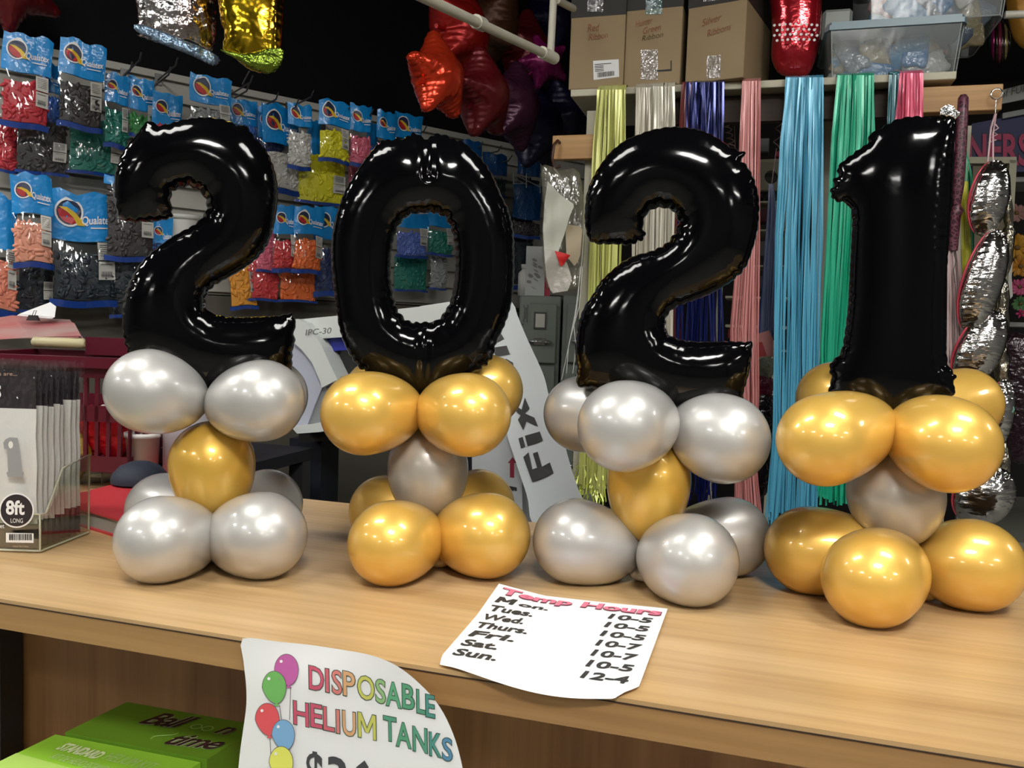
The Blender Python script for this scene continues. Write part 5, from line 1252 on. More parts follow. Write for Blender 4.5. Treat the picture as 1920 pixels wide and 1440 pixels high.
# translucent bins
M_bin = film_mat('translucent_bin', .06, (.95, .97, .96), .18, .2, 12, .14, (.46, .50, .50)); M_lid = mat('blue_grey_lid', (.21, .32, .38), .3, alpha=.9)
rs = np.random.RandomState(11)
def bin_(x0, x1, zb, hgt, dpt, o, label, cols, lidm=True, n=16, taper=.93):
    a = sp(x0, 140, o).x; c = sp(x1, 130, o).x; w = c - a; xc = (a + c) / 2; yc = yS + o + dpt / 2
    root = thing('storage_bin', Vector((xc, yc, zb)), label, 'storage bin')
    def bq(u, v, k, wv): return Vector((xc + u * w / 2 * (taper + (1 - taper) * wv), yc + v * dpt / 2 * (taper + (1 - taper) * wv), zb + hgt * wv))
    b = MB(); rim = []
    pr = [(-1, -.88), (-.94, -1), (.94, -1), (1, -.88), (1, .88), (.94, 1), (-.94, 1), (-1, .88)]
    lo = [bq(u, v, 0, 0) for u, v in pr]; hi = [bq(u, v, 0, 1) for u, v in pr]
    b.add(lo + hi, [(i, (i + 1) % 8, (i + 1) % 8 + 8, i + 8) for i in range(8)] + [tuple(range(8))[::-1]])
    b.build('bin_walls', M_bin, root)
    b = MB(); b.tube(lo + [lo[0]], .0022, 5); 
    for i in (1, 2, 3): b.tube([lo[i], hi[i]], .0016, 5)
    b.build('moulded_edges', mat('frosted_edge', (.50, .53, .52), .3, alpha=.6), root)
    if lidm:
        b = MB()
        for (k, z_, t) in ((1.03, hgt - .012, .014), (1.0, hgt + .002, .010)):
            b.prism([Vector((xc + u * w / 2 * k, yc + v * dpt / 2 * k, zb + z_)) for u, v in pr], (0, 0, t))
        b.build('lid', M_lid, root)
    for i in range(n):
        u, v, q = rs.uniform(-.66, .62), rs.uniform(-.62, -.35) if i < n * .7 else rs.uniform(-.3, .6), rs.uniform(.14, .80); ctr = bq(u, v, 0, q) + Vector((0, .03, 0)); R = rs.uniform(.055, .085)
        an = rs.uniform(0, 3); X_ = Vector((math.cos(an), .25 * rs.uniform(-1, 1), math.sin(an))).normalized(); N_ = X_.cross(Vector((-math.sin(an), 0, math.cos(an)))).normalized(); Y_ = N_.cross(X_)
        b = MB(); R = min(R, hgt * .38); add_foil(b, [[(-R, -R * .6), (R, -R * .6), (R * 1.05, 0), (R, R * .6), (0, R * .66), (-R, R * .6), (-R * 1.04, 0)]], ctr, X_, Y_, N_, step=R * .16, cell=R * .1, lam=R * .3, scallop=R * .08, wlen=R * .3, thick=.35, seed=i, maxh=R * .25)
        nm, cl = cols[rs.randint(len(cols))]
        tag(b.build('packed_bag', mat('bag_' + nm, cl, .3, coat=.5, bump=(35, .8, 2, (1, 1, 1), .01))), nm.replace('_', ' ') + ' plastic bag packed inside ' + ('the large lidded bin on the shelf' if 'large' in label else 'the bin stacked on top'), 'plastic bag', 'bags packed in the ' + ('large bin' if 'large' in label else 'upper bin') + ', ' + nm.replace('_', ' '))
    return root
bc_ = [('bright_blue', (.01, .14, .36)), ('sky_blue', (.03, .20, .40)), ('pale_grey', (.30, .30, .30)), ('white', (.50, .48, .46)), ('dusty_pink', (.30, .14, .14)), ('tan', (.26, .21, .12)), ('slate', (.08, .11, .16)), ('bright_blue', (.01, .14, .36)), ('sky_blue', (.03, .20, .40))]
zlid = sp(1560, 50, .02).z
bin_(1546, 1806, zS + .001, zlid - zS, .36, .02, 'large translucent plastic bin with blue lid, resting on the shelf edge', bc_, n=34)
z2 = zlid + .018
bin_(1612, 1888, z2, .20, .40, .05, 'clear plastic bin stacked on the large lidded bin, cut by the top of the frame', bc_, lidm=False, n=20)
b = MB(); q = [sp(1543, 30, .22), sp(1604, 22, .22)]; 
a = sp(1543, 20, .20).x; c = sp(1600, 20, .20).x
b.box(((a + c) / 2, yS + .28, z2 + .05), (c - a, .16, .10), bev=.01); tag(b.build('small_storage_bin', mat('frosted_white_bin', (.42, .45, .42), .35)), 'small frosted white container on the lid left of the stacked bin', 'storage bin')

# ------------------------------------------------------------------ ribbons over the shelf edge
def ribbon_mat(nm, col, rough=.28, metal=.15, spec=.6):
    m = mat('satin_' + nm, col, rough, metal, coat=.35, crough=.22); return m
def ribbon(lev, nm, col, label, n=46, jit=1.0, ytop=None, o=0.0, tails=30, rough=.28, metal=.15, seed=0, wsc=1.0, twist=.9, drape=True, loose=0):
    """lev: (py, x0, x1) levels down the bundle, in the plane of the shelf's front"""
    rs = np.random.RandomState(seed + 17)
    b = MB(); ys = [l[0] for l in lev]
    for i in range(n):
        u0 = (i + .5) / n + rs.uniform(-.5, .5) / n; lay = rs.uniform(-.016, .004); off = rs.uniform(-1, 1, len(lev) + 1) * .05 * jit; th0 = rs.uniform(-twist, twist)
        end = ys[-1] - rs.uniform(0, tails); yy = np.linspace(ys[0], end, 15)
        wpx = (lev[0][2] - lev[0][1]) / n * rs.uniform(2.2, 3.8) * wsc; pr = []
        for k, y in enumerate(yy):
            x0 = np.interp(y, ys, [l[1] for l in lev]); x1 = np.interp(y, ys, [l[2] for l in lev]); oo = np.interp(y, ys, off[:len(lev)])
            c = sp(x0 + (x1 - x0) * min(1.05, max(-.05, u0 + oo)), y, -.020 + lay + o); th = th0 + .35 * math.sin(k * .9 + i)
            if k == 0 or (drape and k == 0): th = 0
            hw = wpx / F * 2.6 / 2; e = Vector((hw * math.cos(th), hw * math.sin(th), 0)); pr += [c - e, c + e]
        b.add(pr, [(2 * k, 2 * k + 1, 2 * k + 3, 2 * k + 2) for k in range(14)], 0, True)
        if drape:
            t0 = (pr[0] + pr[1]) / 2; hw = (pr[1] - pr[0]).length / 2; ex = Vector((hw, 0, 0)); zt = zS + .0025 + .002 * rs.random_sample()
            arc = [Vector((t0.x, t0.y, t0.z)), Vector((t0.x, yS - .018 + lay * .4, zt - .006)), Vector((t0.x, yS - .006, zt + .002)), Vector((t0.x, yS + .03, zt))]
            vs = []
            for p in arc: vs += [p - ex, p + ex]
            b.add(vs, [(2 * k, 2 * k + 1, 2 * k + 3, 2 * k + 2) for k in range(3)], 0, True)
    return tag(b.build('ribbon_bundle', ribbon_mat(nm, col, rough, metal)), label, 'ribbon', None)
ribbon([(168, 1120, 1174), (300, 1112, 1172), (450, 1107, 1166), (620, 1100, 1160), (760, 1094, 1150), (860, 1086, 1140), (935, 1084, 1138)], 'yellow', (.68, .70, .20), 'pale yellow ribbon bundle draped over the left end of the shelf', seed=1, o=-.01)
ribbon([(164, 1194, 1222), (300, 1190, 1222), (450, 1186, 1216), (640, 1184, 1214), (720, 1182, 1216)], 'cream', (.58, .53, .42), 'narrow cream ribbon bundle just right of the pale yellow one', n=24, seed=2)
ribbon([(162, 1222, 1265), (300, 1220, 1264), (450, 1216, 1262), (640, 1214, 1260), (720, 1212, 1260)], 'ivory', (.64, .61, .50), 'ivory ribbon bundle between the narrow cream one and the navy one', n=34, seed=3)
ribbon([(158, 1280, 1297), (300, 1272, 1290), (500, 1260, 1280), (720, 1256, 1278)], 'maroon', (.20, .04, .035), 'thin maroon ribbon bundle partly behind the navy one', n=12, seed=4, o=.012)
ribbon([(154, 1291, 1353), (300, 1284, 1352), (450, 1272, 1350), (640, 1262, 1352), (800, 1262, 1350), (950, 1255, 1345)], 'navy', (.012, .02, .14), 'shiny navy blue ribbon bundle behind the top of the second number 2', n=60, seed=5, jit=2.2, twist=1.4, rough=.18, metal=.5)
ribbon([(152, 1392, 1425), (300, 1386, 1424), (450, 1384, 1424), (620, 1368, 1422), (760, 1372, 1424), (860, 1378, 1418), (985, 1376, 1432)], 'rose', (.66, .26, .25), 'dusty rose ribbon bundle right of the second number 2', n=34, seed=6)
ribbon([(145, 1475, 1541), (250, 1466, 1541), (450, 1454, 1540), (640, 1450, 1536), (800, 1446, 1534), (990, 1434, 1530)], 'sky', (.10, .42, .62), 'wide sky blue ribbon bundle, the longest on the shelf', n=64, seed=7, wsc=1.1)
ribbon([(141, 1572, 1636), (250, 1562, 1638), (450, 1550, 1625), (640, 1541, 1610), (800, 1538, 1600), (950, 1530, 1600)], 'green', (.02, .45, .26), 'bright green ribbon bundle right of the sky blue one', n=56, seed=8, wsc=1.1)
ribbon([(140, 1669, 1690), (250, 1664, 1684), (420, 1660, 1684)], 'deep_teal', (.02, .14, .17), 'thin dark teal ribbon bundle left of the hot pink one', n=14, seed=9, o=.012)
ribbon([(137, 1685, 1728), (250, 1676, 1730), (420, 1676, 1728)], 'hot_pink', (.85, .13, .24), 'hot pink ribbon bundle above the number 1', n=36, seed=10)
for (k, c_, px0, d0_) in ((0, (.68, .70, .20), 1100, 0),):
    b = MB(); rs = np.random.RandomState(4)
    for i in range(60):
        s = sp(1092 + rs.uniform(-6, 40), 870 + rs.uniform(-15, 50), -.03); L = rs.uniform(.03, .08); a = rs.uniform(-2.6, -.9) + (-.5 if i % 2 else 0)
        pth = [s, s + Vector((math.cos(a) * L * .5, -.01 * rs.random_sample(), math.sin(a) * L * .5)), s + Vector((math.cos(a) * L, -.02 * rs.random_sample(), math.sin(a) * L * 1.1))]
        vs = []
        for p in pth: vs += [p - Vector((.0016, .0008, .001)), p + Vector((.0016, .0008, .001))]
        b.add(vs, [(0, 1, 3, 2), (2, 3, 5, 4)], 0, True)
    o_ = b.build('frayed_ribbon_ends', ribbon_mat('lime', (.62, .72, .08))); tag(o_, 'tuft of frayed lime yellow strips at the lower end of the yellow ribbon', 'ribbon ends', kind='stuff')
# loose white strands left of the second 2
for i, pts in enumerate([[(1088, 500), (1084, 560), (1078, 600), (1066, 650), (1062, 700)], [(1092, 500), (1086, 575), (1076, 610), (1080, 650), (1074, 700)], [(1096, 420), (1090, 500), (1078, 590), (1068, 640), (1053, 712)]]):
    b = MB(); b.tube([sp(x, y, -.12) for x, y in pts], .0013, 5); tag(b.build('white_ribbon_strand', mat('satin_white', (.62, .62, .58), .3)), ['longest loose white strand hanging beside the cream post', 'wavy loose white strand beside the cream post', 'lower loose white strand curling left towards the silver balloons'][i], 'ribbon strand')
# curly ribbons and tassel behind
def curl(x0, y0, x1, y1, r, turns, label, m, o=.2):
    b = MB(); A, B_ = sp(x0, y0, o), sp(x1, y1, o); pts = []
    for k in range(turns * 10 + 1):
        t = k / (turns * 10); a = 2 * math.pi * turns * t; pts.append(A + (B_ - A) * t + Vector((r * math.cos(a), r * math.sin(a), 0)))
    b.tube(pts, .0018, 5); return tag(b.build('curled_ribbon', m), label, 'ribbon')
M_pkr = mat('pale_pink_ribbon', (.62, .42, .45), .35)
curl(1364, 232, 1372, 275, .010, 4, 'tight pale curled ribbon left of the dusty rose bundle', M_pkr)
curl(1462, 228, 1455, 278, .010, 2, 'looser pale curled ribbon between the rose and sky blue bundles', M_pkr)
b = MB(); b.tube([sp(1377, 230, .2), sp(1379, 300, .2)], .0014, 5); tag(b.build('pink_string', M_pkr), 'straight pale pink string left of the dusty rose bundle', 'string')
b = MB(); b.tube([sp(1456, 278, .2), sp(1447, 345, .2)], .0014, 5); tag(b.build('pink_string', M_pkr), 'pale pink string holding the slate blue tassel', 'string')
M_tas = mat('slate_blue_tinsel', (.13, .17, .32), .25, .3, alpha=.8)
ribbon([(345, 1443, 1450), (400, 1439, 1457), (520, 1430, 1456), (640, 1424, 1450)], 'slate', (.16, .20, .36), 'slate blue tassel tapering from a point, left of the sky blue bundle', n=22, seed=20, o=.22, drape=False, wsc=3)
ribbon([(470, 1436, 1462), (560, 1428, 1462), (640, 1420, 1458)], 'royal', (.01, .06, .25), 'royal blue ribbon bundle behind the left edge of the sky blue one', n=24, seed=21, o=.24, drape=False, wsc=2)
ribbon([(450, 1404, 1414), (560, 1402, 1412), (640, 1404, 1412)], 'raspberry', (.50, .08, .16), 'sparse raspberry strands behind the dusty rose bundle', n=7, seed=22, o=.24, drape=False)

# ------------------------------------------------------------------ right end: leopard balloon, silver chain, streamers
leo = mat('leopard_balloon', (.03, .005, .012), .35)
nt = leo.node_tree; vo = nt.nodes.new('ShaderNodeTexVoronoi'); vo.inputs['Scale'].default_value = 85; vo.feature = 'DISTANCE_TO_EDGE'; rp = nt.nodes.new('ShaderNodeValToRGB'); tc = nt.nodes.new('ShaderNodeTexCoord')
rp.color_ramp.elements[0].position = .04; rp.color_ramp.elements[0].color = (.17, .05, .08, 1); rp.color_ramp.elements[1].position = .16; rp.color_ramp.elements[1].color = (.035, .004, .012, 1)
nt.links.new(tc.outputs['Object'], vo.inputs['Vector']); nt.links.new(vo.outputs['Distance'], rp.inputs[0]); nt.links.new(rp.outputs[0], nt.nodes['Principled BSDF'].inputs['Base Color'])
lb = thing('leopard_balloon', sp(1795, 470, -.06), 'long thin maroon leopard print balloon hanging beside the number 1', 'balloon')
b = MB(); P = [(1806, 178), (1806, 184), (1804, 230), (1801, 290), (1797, 350), (1794, 385)]; b.tube([sp(x, y, -.05) for x, y in P], [.008, .0135, .0145, .0145, .014, .010], 14)
b.tube([sp(1794, 385, -.05), sp(1795, 395, -.05), sp(1792, 405, -.05), sp(1787, 470, -.05)], [.010, .016, .013, .012], 14); b.build('balloon_tube', leo, lb)
b = MB(); b.tube([sp(1790, 462, -.06), sp(1789, 478, -.06), sp(1793, 490, -.06), sp(1788, 505, -.06), sp(1790, 530, -.06)], .0012, 5); b.build('wire_hook', M_metal, lb)
ribbon([(470, 1778, 1795), (560, 1778, 1806), (700, 1776, 1814)], 'blush', (.62, .46, .46), 'blush pink ribbon bundle hanging below the leopard balloon', n=30, seed=30, o=-.02, drape=False, wsc=1.5)
ribbon([(278, 1808, 1811), (330, 1806, 1826), (400, 1806, 1828), (560, 1808, 1826), (600, 1810, 1826)], 'emerald', (.02, .30, .14), 'emerald green streamer right of the leopard balloon', n=9, seed=31, o=.06, drape=False, wsc=1.6)
ribbon([(340, 1804, 1812), (450, 1806, 1818), (600, 1808, 1820)], 'lemon', (.55, .52, .04), 'lemon yellow streamer right of the leopard balloon', n=6, seed=32, o=.04, drape=False, wsc=1.6)
ribbon([(330, 1800, 1806), (450, 1800, 1812), (600, 1802, 1812)], 'pearl', (.66, .62, .55), 'pearl white streamer right of the leopard balloon', n=8, seed=33, o=.05, drape=False, wsc=1.6)
# silver foil chain
ch = thing('silver_foil_chain', sp(1850, 980, -.06), 'chain of crinkled silver foil balloons with red edges hanging from the projecting beam', 'foil balloon')
M_chain = mat('crinkled_silver_foil', (.70, .67, .64), .15, 1.0, bump=(42, .5, 2, (.6, .6, 1.8), .006)); M_chr = mat('red_foil_edge', (.55, .06, .09), .3, .3)
for i, (cx, cy, rx, ry, rot, az) in enumerate([(1854, 372, 34, 72, -.12, .5), (1842, 528, 36, 100, -.20, .6), (1836, 655, 40, 78, -.35, .5), (1872, 780, 26, 70, -.1, .6), (1845, 930, 50, 62, -.5, .4)]):
    O = sp(cx, cy, -.06 - .01 * (i % 2)); X, Y, N = face(O, az * .4); k = (O - C0).dot(fwd) / F
    Xr = X * math.cos(rot) + Y * math.sin(rot); Yr = Y * math.cos(rot) - X * math.sin(rot)
    b = MB(); add_foil(b, [[(rx * k * math.cos(a), ry * k * math.sin(a)) for a in np.linspace(0, 6.283, 16, endpoint=False)]], O, Xr, Yr, N, step=.0045, cell=.003, lam=.010, scallop=.002, wlen=.02, wr=.8, thick=.8, seed=40 + i); b.build('foil_link', M_chain, ch)
    b = MB(); pts = [O + Xr * (rx * k * 1.02 * math.cos(a)) + Yr * (ry * k * 1.0 * math.sin(a)) + N * (.010 + .012 * max(0, math.sin(2 * (a - 2)))) for a in np.linspace(2.0, 4.3, 14)]
    b.tube(pts, [.001 + .0026 * math.sin(math.pi * t / 13) for t in range(14)], 8); b.build('red_edge', M_chr, ch)
M_chs = mat('aged_silver_foil', (.42, .38, .30), .18, 1.0, bump=(60, .9, 3, (1, 1, .4), .01))
b = MB()
for (x0, y0, x1, y1, r) in ((1880, 320, 1893, 430, .014), (1893, 420, 1880, 520, .018), (1878, 520, 1874, 650, .022), (1876, 640, 1880, 760, .02), (1882, 830, 1880, 950, .018)):
    A, B_ = sp(x0, y0, -.02), sp(x1, y1, -.02); b.tube([A + (B_ - A) * t for t in (0, .1, .3, .5, .7, .9, 1)], [r * .4, r * .8, r * 1.05, r, r * 1.1, r * .8, r * .4], 12)
b.build('rear_foil_tail', M_chs, ch)
b = MB(); b.tube([h1 + Vector((0, -.02, -.055)), sp(1858, 240, -.06), sp(1852, 304, -.06)], .0026, 6); b.tube([h1 + Vector((.002, -.02, -.055)), sp(1862, 250, -.06), sp(1862, 306, -.06)], .0024, 6); b.build('hanging_string', M_pkr, ch)
b = MB(); A = sp(1868, 232, -.05); zig = [sp(x, y, -.05) for x, y in ((1866, 233), (1872, 240), (1862, 247), (1870, 252), (1858, 258), (1868, 262), (1853, 268))]; b.tube(zig, .002, 5); b.build('curled_tail', M_pkr, ch)

# ------------------------------------------------------------------ background at the right
yR = yS + 1.15
def rp_(px, py, o=0.0): return at_y(px, py, yR + o)
M_navyb = mat('banner_blue', (.005, .008, .085), .5); M_pinkb = mat('banner_pink', (.40, .012, .09), .5)
wb = thing('winners_banner', rp_(1900, 350), 'dark blue banner with big pink letters WINNERS at the right frame edge', 'banner')
b = MB(); b.prism([rp_(1822, 322), rp_(2120, 322), rp_(2120, 175), rp_(1822, 232)], (0, .01, 0)); b.build('cloth', M_navyb, wb)
b = MB(); O = rp_(1706, 312, -.003)
add_text(b, 'WINNERS', O, rp_(1935, 312, -.003) - O, rp_(1706, 250, -.003) - O, .001, .05, 0, 1); b.build('lettering_outline', mat('banner_outline', (.02, .0, .03), .5), wb)
b = MB(); O = rp_(1708, 310, -.006); add_text(b, 'WINNERS', O, rp_(1932, 310, -.006) - O, rp_(1708, 252, -.006) - O, .001, .025, 0); b.build('lettering', M_pinkb, wb)
ws = thing('price_board', rp_(1880, 200, -.1), 'white board with dark hand lettering above the blue banner', 'sign')
b = MB(); b.prism([rp_(1770, 216, -.08), rp_(1960, 178, -.08), rp_(1960, 148, -.08), rp_(1810, 186, -.08)], (0, .01, 0)); b.build('board', mat('grey_white_board', (.42, .42, .40), .6), ws)
b = MB(); O = rp_(1876, 184, -.085); add_text(b, 'of FUN Party', O, rp_(1975, 158, -.085) - O, rp_(1876, 170, -.085) - O, .001, .0, .1); b.build('board_lettering', M_labink, ws)
b = MB(); b.prism([rp_(1880, 222, -.02), rp_(1970, 205, -.02), rp_(1970, 195, -.02), rp_(1880, 212, -.02)], (0, .03, 0)); tag(b.build('grey_rail', mat('grey_rail_paint', (.25, .26, .26), .5)), 'pale grey rail between the white board and the blue banner', 'rail')
# cream frames and shelf rack
M_cr2 = mat('cream_frame_paint', (.42, .40, .29), .6)
fr = thing('cream_display_frame', rp_(1860, 1000, -.4), 'cream wooden display frame behind the silver foil chain', 'frame')
b = MB(); o = -.35
b.prism([rp_(1818, 294, o), rp_(1906, 294, o), rp_(1906, 306, o), rp_(1818, 306, o)], (0, .03, 0))
b.prism([rp_(1893, 300, o), rp_(1907, 300, o), rp_(1893, 540, o), rp_(1876, 900, o), rp_(1866, 900, o), rp_(1884, 520, o)], (0, .03, 0)); b.build('frame_rails', M_cr2, fr)
b = MB(); b.prism([rp_(1824, 306, o + .02), rp_(1890, 306, o + .02), rp_(1884, 520, o + .02), rp_(1826, 520, o + .02)], (0, .01, 0)); b.build('frame_backing', mat('tan_backing', (.16, .14, .09), .7), fr)
b = MB(); b.add([rp_(x, y, o - .01) for x, y in ((1885, 472), (1900, 474), (1897, 520), (1899, 555), (1893, 562), (1890, 540), (1891, 510))], [tuple(range(7))]); tg = b.build('white_tag', mat('white_fabric', (.50, .50, .46), .6), fr)
def rack(name, x0, x1, y0, y1, lv, o, label, m, holes=None):
    root = thing(name, rp_((x0 + x1) / 2, y1, o), label, 'shelf rack')
    for (ya, yb_) in lv:
        a, c = rp_(x0, ya, o), rp_(x1, ya, o); zz = rp_((x0 + x1) / 2, (ya + yb_) / 2, o).z; t = abs(rp_(x0, ya, o).z - rp_(x0, yb_, o).z)
        b = MB(); b.box(((a.x + c.x) / 2, yR + o + .12, zz), (c.x - a.x, .24, t)); b.build('shelf', m, root)
    for x in (x0, x1):
        a = rp_(x, y0, o); z1_ = a.z; b = MB(); b.box((a.x, yR + o + .24, z1_ / 2), (.025, .025, z1_)); b.build('upright', m, root)
    return root
ra = rack('white_shelf_rack', 1360, 1478, 262, 900, [(299, 306), (352, 357), (377, 380), (430, 433), (497, 500), (556, 560), (610, 615), (655, 658)], .1, 'white shelf rack with round holes, seen between rose and sky blue ribbons', M_cream)
b = MB(); za, zc_ = rp_(1420, 303, .09), rp_(1420, 354, .09)
def hole_panel(x0, x1, y0, y1, centers, r, o, m, root, nm):
    outer = [(x0, y0), (x1, y0), (x1, y1), (x0, y1)]; loops = [np.array(outer, float)] + [np.array([(cx + r * math.cos(a), cy + r * math.sin(a)) for a in np.linspace(0, 2 * math.pi, 20, endpoint=False)]) for cx, cy in centers]
    pts = []; ed = []; 
    for Lp in loops:
        k = len(pts); n = len(Lp); pts += [Vector(map(float, p)) for p in Lp]; ed += [(k + i, k + (i + 1) % n) for i in range(n)]
    r_ = delaunay_2d_cdt(pts, ed, [], 0, 1e-5); V = np.array([(v.x, v.y) for v in r_[0]]); cen = np.array([V[list(f)].mean(0) for f in r_[2]]); kp = pip(cen[:, 0], cen[:, 1], loops)
    b = MB(); Fk = [tuple(f) for f, k in zip(r_[2], kp) if k]
    b.add([rp_(v[0], v[1], o) for v in V], Fk); b.add([rp_(v[0], v[1], o + .008) for v in V], [f[::-1] for f in Fk]); return b.build(nm, m, root)
hole_panel(1364, 1478, 304, 356, [(1412, 332), (1446, 332)], 12.5, .09, M_cr2, ra, 'hole_panel')
b = MB(); b.prism([rp_(1364, 332, .14), rp_(1478, 332, .14), rp_(1478, 352, .14), rp_(1364, 352, .14)], (0, .01, 0)); b.build('inner_panel', mat('mid_grey_board', (.14, .14, .13), .7), ra)
rs = np.random.RandomState(9)
items = [(1428, 272, 30, 27, (.16, .17, .17), 'grey box with a star cut out, top shelf of the white rack'), (1462, 288, 18, 11, (.55, .04, .12), 'small hot pink item on the top shelf of the white rack'),
         (1420, 366, 24, 11, (.03, .03, .04), 'dark folded item under the round holes'), (1450, 366, 28, 11, (.05, .05, .06), 'dark grey bundle under the round holes, right'),
         (1430, 404, 40, 24, (.10, .02, .035), 'dark maroon carton on the third shelf of the white rack'), (1436, 466, 50, 28, (.15, .15, .15), 'grey carton in the middle of the white rack'),
         (1405, 470, 20, 26, (.05, .05, .05), 'nearly black carton left in the middle of the white rack'), (1440, 530, 40, 26, (.06, .04, .05), 'dark plum carton in the lower middle of the white rack'),
         (1384, 590, 24, 22, (.22, .21, .19), 'pale grey carton low on the white rack beside the dusty rose bundle'), (1369, 625, 10, 18, (.22, .02, .03), 'narrow dark red carton low on the white rack'), (1400, 640, 30, 14, (.10, .10, .09), 'dim grey carton near the bottom of the white rack')]
for (cx, cy, w, h, col, lb_) in items:
    A = rp_(cx - w / 2, cy + h / 2, .13); B_ = rp_(cx + w / 2, cy - h / 2, .13)
    b = MB(); b.box(((A.x + B_.x) / 2, A.y + .05, (A.z + B_.z) / 2), (B_.x - A.x, .10, B_.z - A.z), bev=.004); tag(b.build('stock_carton', mat('stock_%d_%d' % (cx, cy), col, .5)), lb_, 'carton', 'stock on the white rack')
# pink and red cards beside the sky blue ribbon
b = MB(); b.prism([sp(x, y, .05) for x, y in ((1414, 628), (1442, 619), (1449, 634), (1449, 668), (1434, 668), (1412, 645))], (0, .003, 0)); tag(b.build('pink_card', mat('dusty_pink_card', (.36, .14, .13), .6)), 'dusty pink card left of the sky blue ribbons', 'card')
b = MB(); b.prism([sp(x, y, .04) for x, y in ((1413, 643), (1429, 641), (1438, 667), (1413, 672))], (0, .003, 0)); tag(b.build('red_card_piece', mat('deep_red_card', (.22, .005, .005), .6)), 'deep red card overlapping the dusty pink one', 'card')
for i, (loop, col, nm, lb_) in enumerate([([(1412, 672), (1449, 668), (1449, 705), (1430, 712), (1412, 705)], (.22, .23, .17), 'clear_bag', 'crumpled pale bag under the red and pink cards'),
                                        ([(1408, 702), (1448, 708), (1446, 745), (1420, 745), (1410, 730)], (.12, .008, .03), 'maroon_bag', 'shiny maroon bag under the crumpled pale bag'),
                                        ([(1410, 742), (1450, 742), (1448, 900), (1415, 930), (1405, 800)], (.012, .008, .010), 'black_bag', 'tall shiny black bag between the silver balloons and the sky blue ribbons')]):
    px_foil(nm, loop, 2.75, .1, mat('foil_' + nm, col, .25, .2, coat=.5, bump=(45, .8, 2, (1, 1, 1), .01)), lb_, 'plastic bag', 'bag_body', step=.006, cell=.004, lam=.012, scallop=.004, wlen=.02, thick=.5, maxh=.03)
px_foil('dark_balloon', [(1548, 432), (1560, 440), (1564, 520), (1556, 640), (1540, 720), (1528, 640), (1534, 500), (1540, 445)], 2.85, .1, mat('navy_foil_dark', (.006, .007, .02), .3), 'very dark blue balloon between the sky blue and green ribbon bundles', 'balloon', 'foil_envelope', step=.008, cell=.006, lam=.02, scallop=.002, thick=.6, maxh=.04)
# clutter right of the chain
def flower(px, py, r, col, o, label, n=14):
    c = rp_(px, py, o); k = (c - C0).dot(fwd) / F; root = thing('silk_flower', c - UPV * (r * k), label, 'silk flower')
    rs = np.random.RandomState(int(px + py)); m = mat('petal_%d' % int(px * 3 + py), col, .6)
    for i in range(n):
        a = 2 * math.pi * i / n + rs.uniform(-.2, .2); d = Vector((math.cos(a), -.35, math.sin(a))).normalized(); t = Vector((-math.sin(a), 0, math.cos(a)))
        b = MB(); b.blob(c + d * (r * k * rs.uniform(.35, .62)) + Vector((0, -.006 * rs.random_sample(), 0)), (d * (r * k * .5), (t + Vector((0, rs.uniform(-.8, .8), 0))).normalized() * (r * k * .26), d.cross(t) * (r * k * .10)), n=8, m=6); b.build('petal', m, root)
    b = MB(); b.blob(c + Vector((0, -.012, 0)), (Vector((r * k * .2, 0, 0)), Vector((0, r * k * .12, 0)), Vector((0, 0, r * k * .2))), n=8, m=6); b.build('flower_centre', mat('flower_heart', (.12, .06, .01), .6), root)
flower(1906, 465, 26, (.45, .22, .01), -.05, 'large mustard yellow silk flower at the right frame edge, upper of two')
flower(1912, 500, 22, (.40, .17, .01), -.08, 'mustard yellow silk flower just below the large one at the right frame edge')
flower(1910, 538, 18, (.45, .07, .17), -.05, 'pink silk flower below the yellow ones at the right frame edge')
flower(1912, 570, 16, (.05, .14, .04), -.04, 'green leafed silk flower at the right frame edge')
flower(1914, 588, 10, (.45, .02, .12), -.06, 'small deep pink silk flower under the green one at the right frame edge', 6)
flower(1905, 400, 20, (.30, .15, .13), -.02, 'pale rosy silk flower under the blue banner at the right frame edge')
flower(1890, 775, 14, (.35, .30, .02), -.3, 'small yellow green silk flower low at the right of the silver chain', 6)
rk = rack('metal_display_rack', 1872, 2060, 330, 1000, [(331, 340), (606, 614), (846, 866)], .05, 'dim metal display rack at the right frame edge', mat('pale_grey_metal', (.30, .30, .28), .4))
b = MB(); b.prism([at_z(1845, 1012, .55), at_z(2080, 1030, .55), at_z(2060, 935, .55), at_z(1850, 930, .55)], (0, 0, -.55)); tag(b.build('floor_standin_platform', mat('grey_green_floor', (.22, .22, .18), .6)), 'low grey green platform standing in for the floor behind the rightmost gold balloons', 'platform')  # added block, stands in for the floor that shows here
px_foil('dark_wrapped_bag', [(1880, 640), (1925, 630), (1960, 700), (1950, 850), (1890, 860), (1875, 760)], 3.3, .1, mat('dark_plum_wrap', (.03, .012, .02), .25, .2, coat=.6, bump=(40, .8, 2, (1, 1, 1), .01)), 'dark plum plastic wrapped bag at the right frame edge below the flowers', 'plastic bag', 'bag_body', step=.012, cell=.008, lam=.03, scallop=.006, thick=.4, maxh=.05)
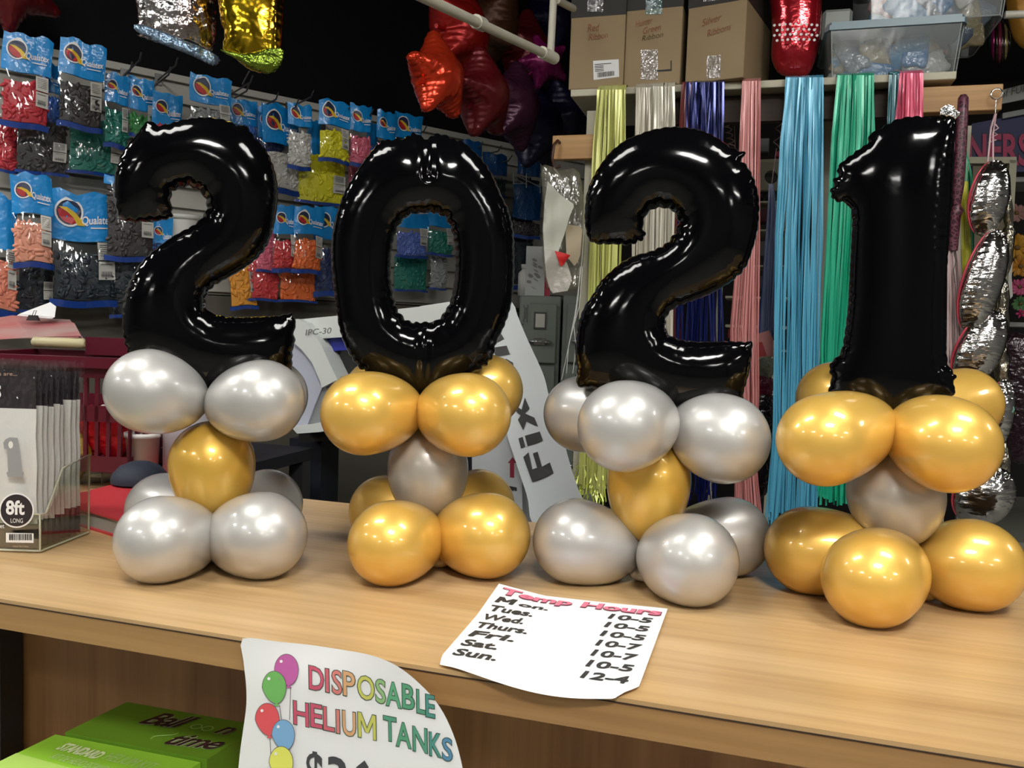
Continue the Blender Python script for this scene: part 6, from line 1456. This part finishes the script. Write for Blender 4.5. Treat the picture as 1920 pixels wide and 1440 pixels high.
px_foil('mint_tag', [(1880, 770), (1898, 760), (1903, 770), (1890, 785), (1882, 784)], (sp(1890, 775, -.085) - C0).dot(HF), .1, mat('mint_plastic', (.16, .32, .26), .4), 'small mint green tag beside the upper right gold balloon', 'tag', 'tag_body', step=.004, cell=.003, lam=.01, scallop=.001, thick=.3)
# top right: yellow round balloon, striped balloon, white pipe
px_foil('yellow_round_balloon', [(1895, -60), (1885, -10), (1893, 50), (1905, 80), (1930, 95), (1980, 90), (2000, 20), (1980, -50)], 3.0, .1, mat('amber_foil', (.55, .26, .04), .3, .3), 'round amber yellow foil balloon with a thin dark line, cut by the top right corner', 'foil balloon', 'foil_envelope', step=.012, cell=.008, lam=.02, scallop=.003, thick=.7)
sb = thing('striped_balloon', sp(1868, 120, .5), 'dark foil balloon with pink and gold stripes behind the stacked bins', 'foil balloon')
for (x, w, col) in ((1853, 9, (.01, .03, .02)), (1860, 8, (.22, .01, .09)), (1867, 8, (.02, .008, .005)), (1874, 8, (.16, .02, .05)), (1881, 8, (.015, .008, .006)), (1888, 7, (.22, .17, .07)), (1894, 8, (.006, .006, .006))):
    t_ = (x - 1873) / 26.; hgt = 42 * math.sqrt(max(.1, 1 - t_ * t_)); A = [sp(x - t_ * 6, 78 + hgt * s_ + 2 * t_, .5 - .04 * math.sqrt(max(0, 1 - t_ * t_)) * math.sqrt(max(0, 1 - s_ * s_))) for s_ in np.linspace(-1, 1, 9)]
    b = MB(); b.tube(A, [.001 + w / F * 2.9 * .55 * math.sqrt(max(0, 1 - s_ * s_)) for s_ in np.linspace(-1, 1, 9)], 8); b.build('stripe', mat('stripe_%d' % x, col, .2, .5), sb)
b = MB(); q = sp(1873, 38, .5); b.tube([q, Vector((q.x, q.y, CEIL))], .0008, 5); b.build('hanging_string', M_ink, sb)
b = MB(); b.tube([sp(1884, 28, .15), sp(2000, 24, .15)], .011, 12); tag(b.build('white_rod', mat('white_rod_paint', (.62, .60, .52), .35)), 'white rod sticking out to the right of the stacked bins', 'rod')
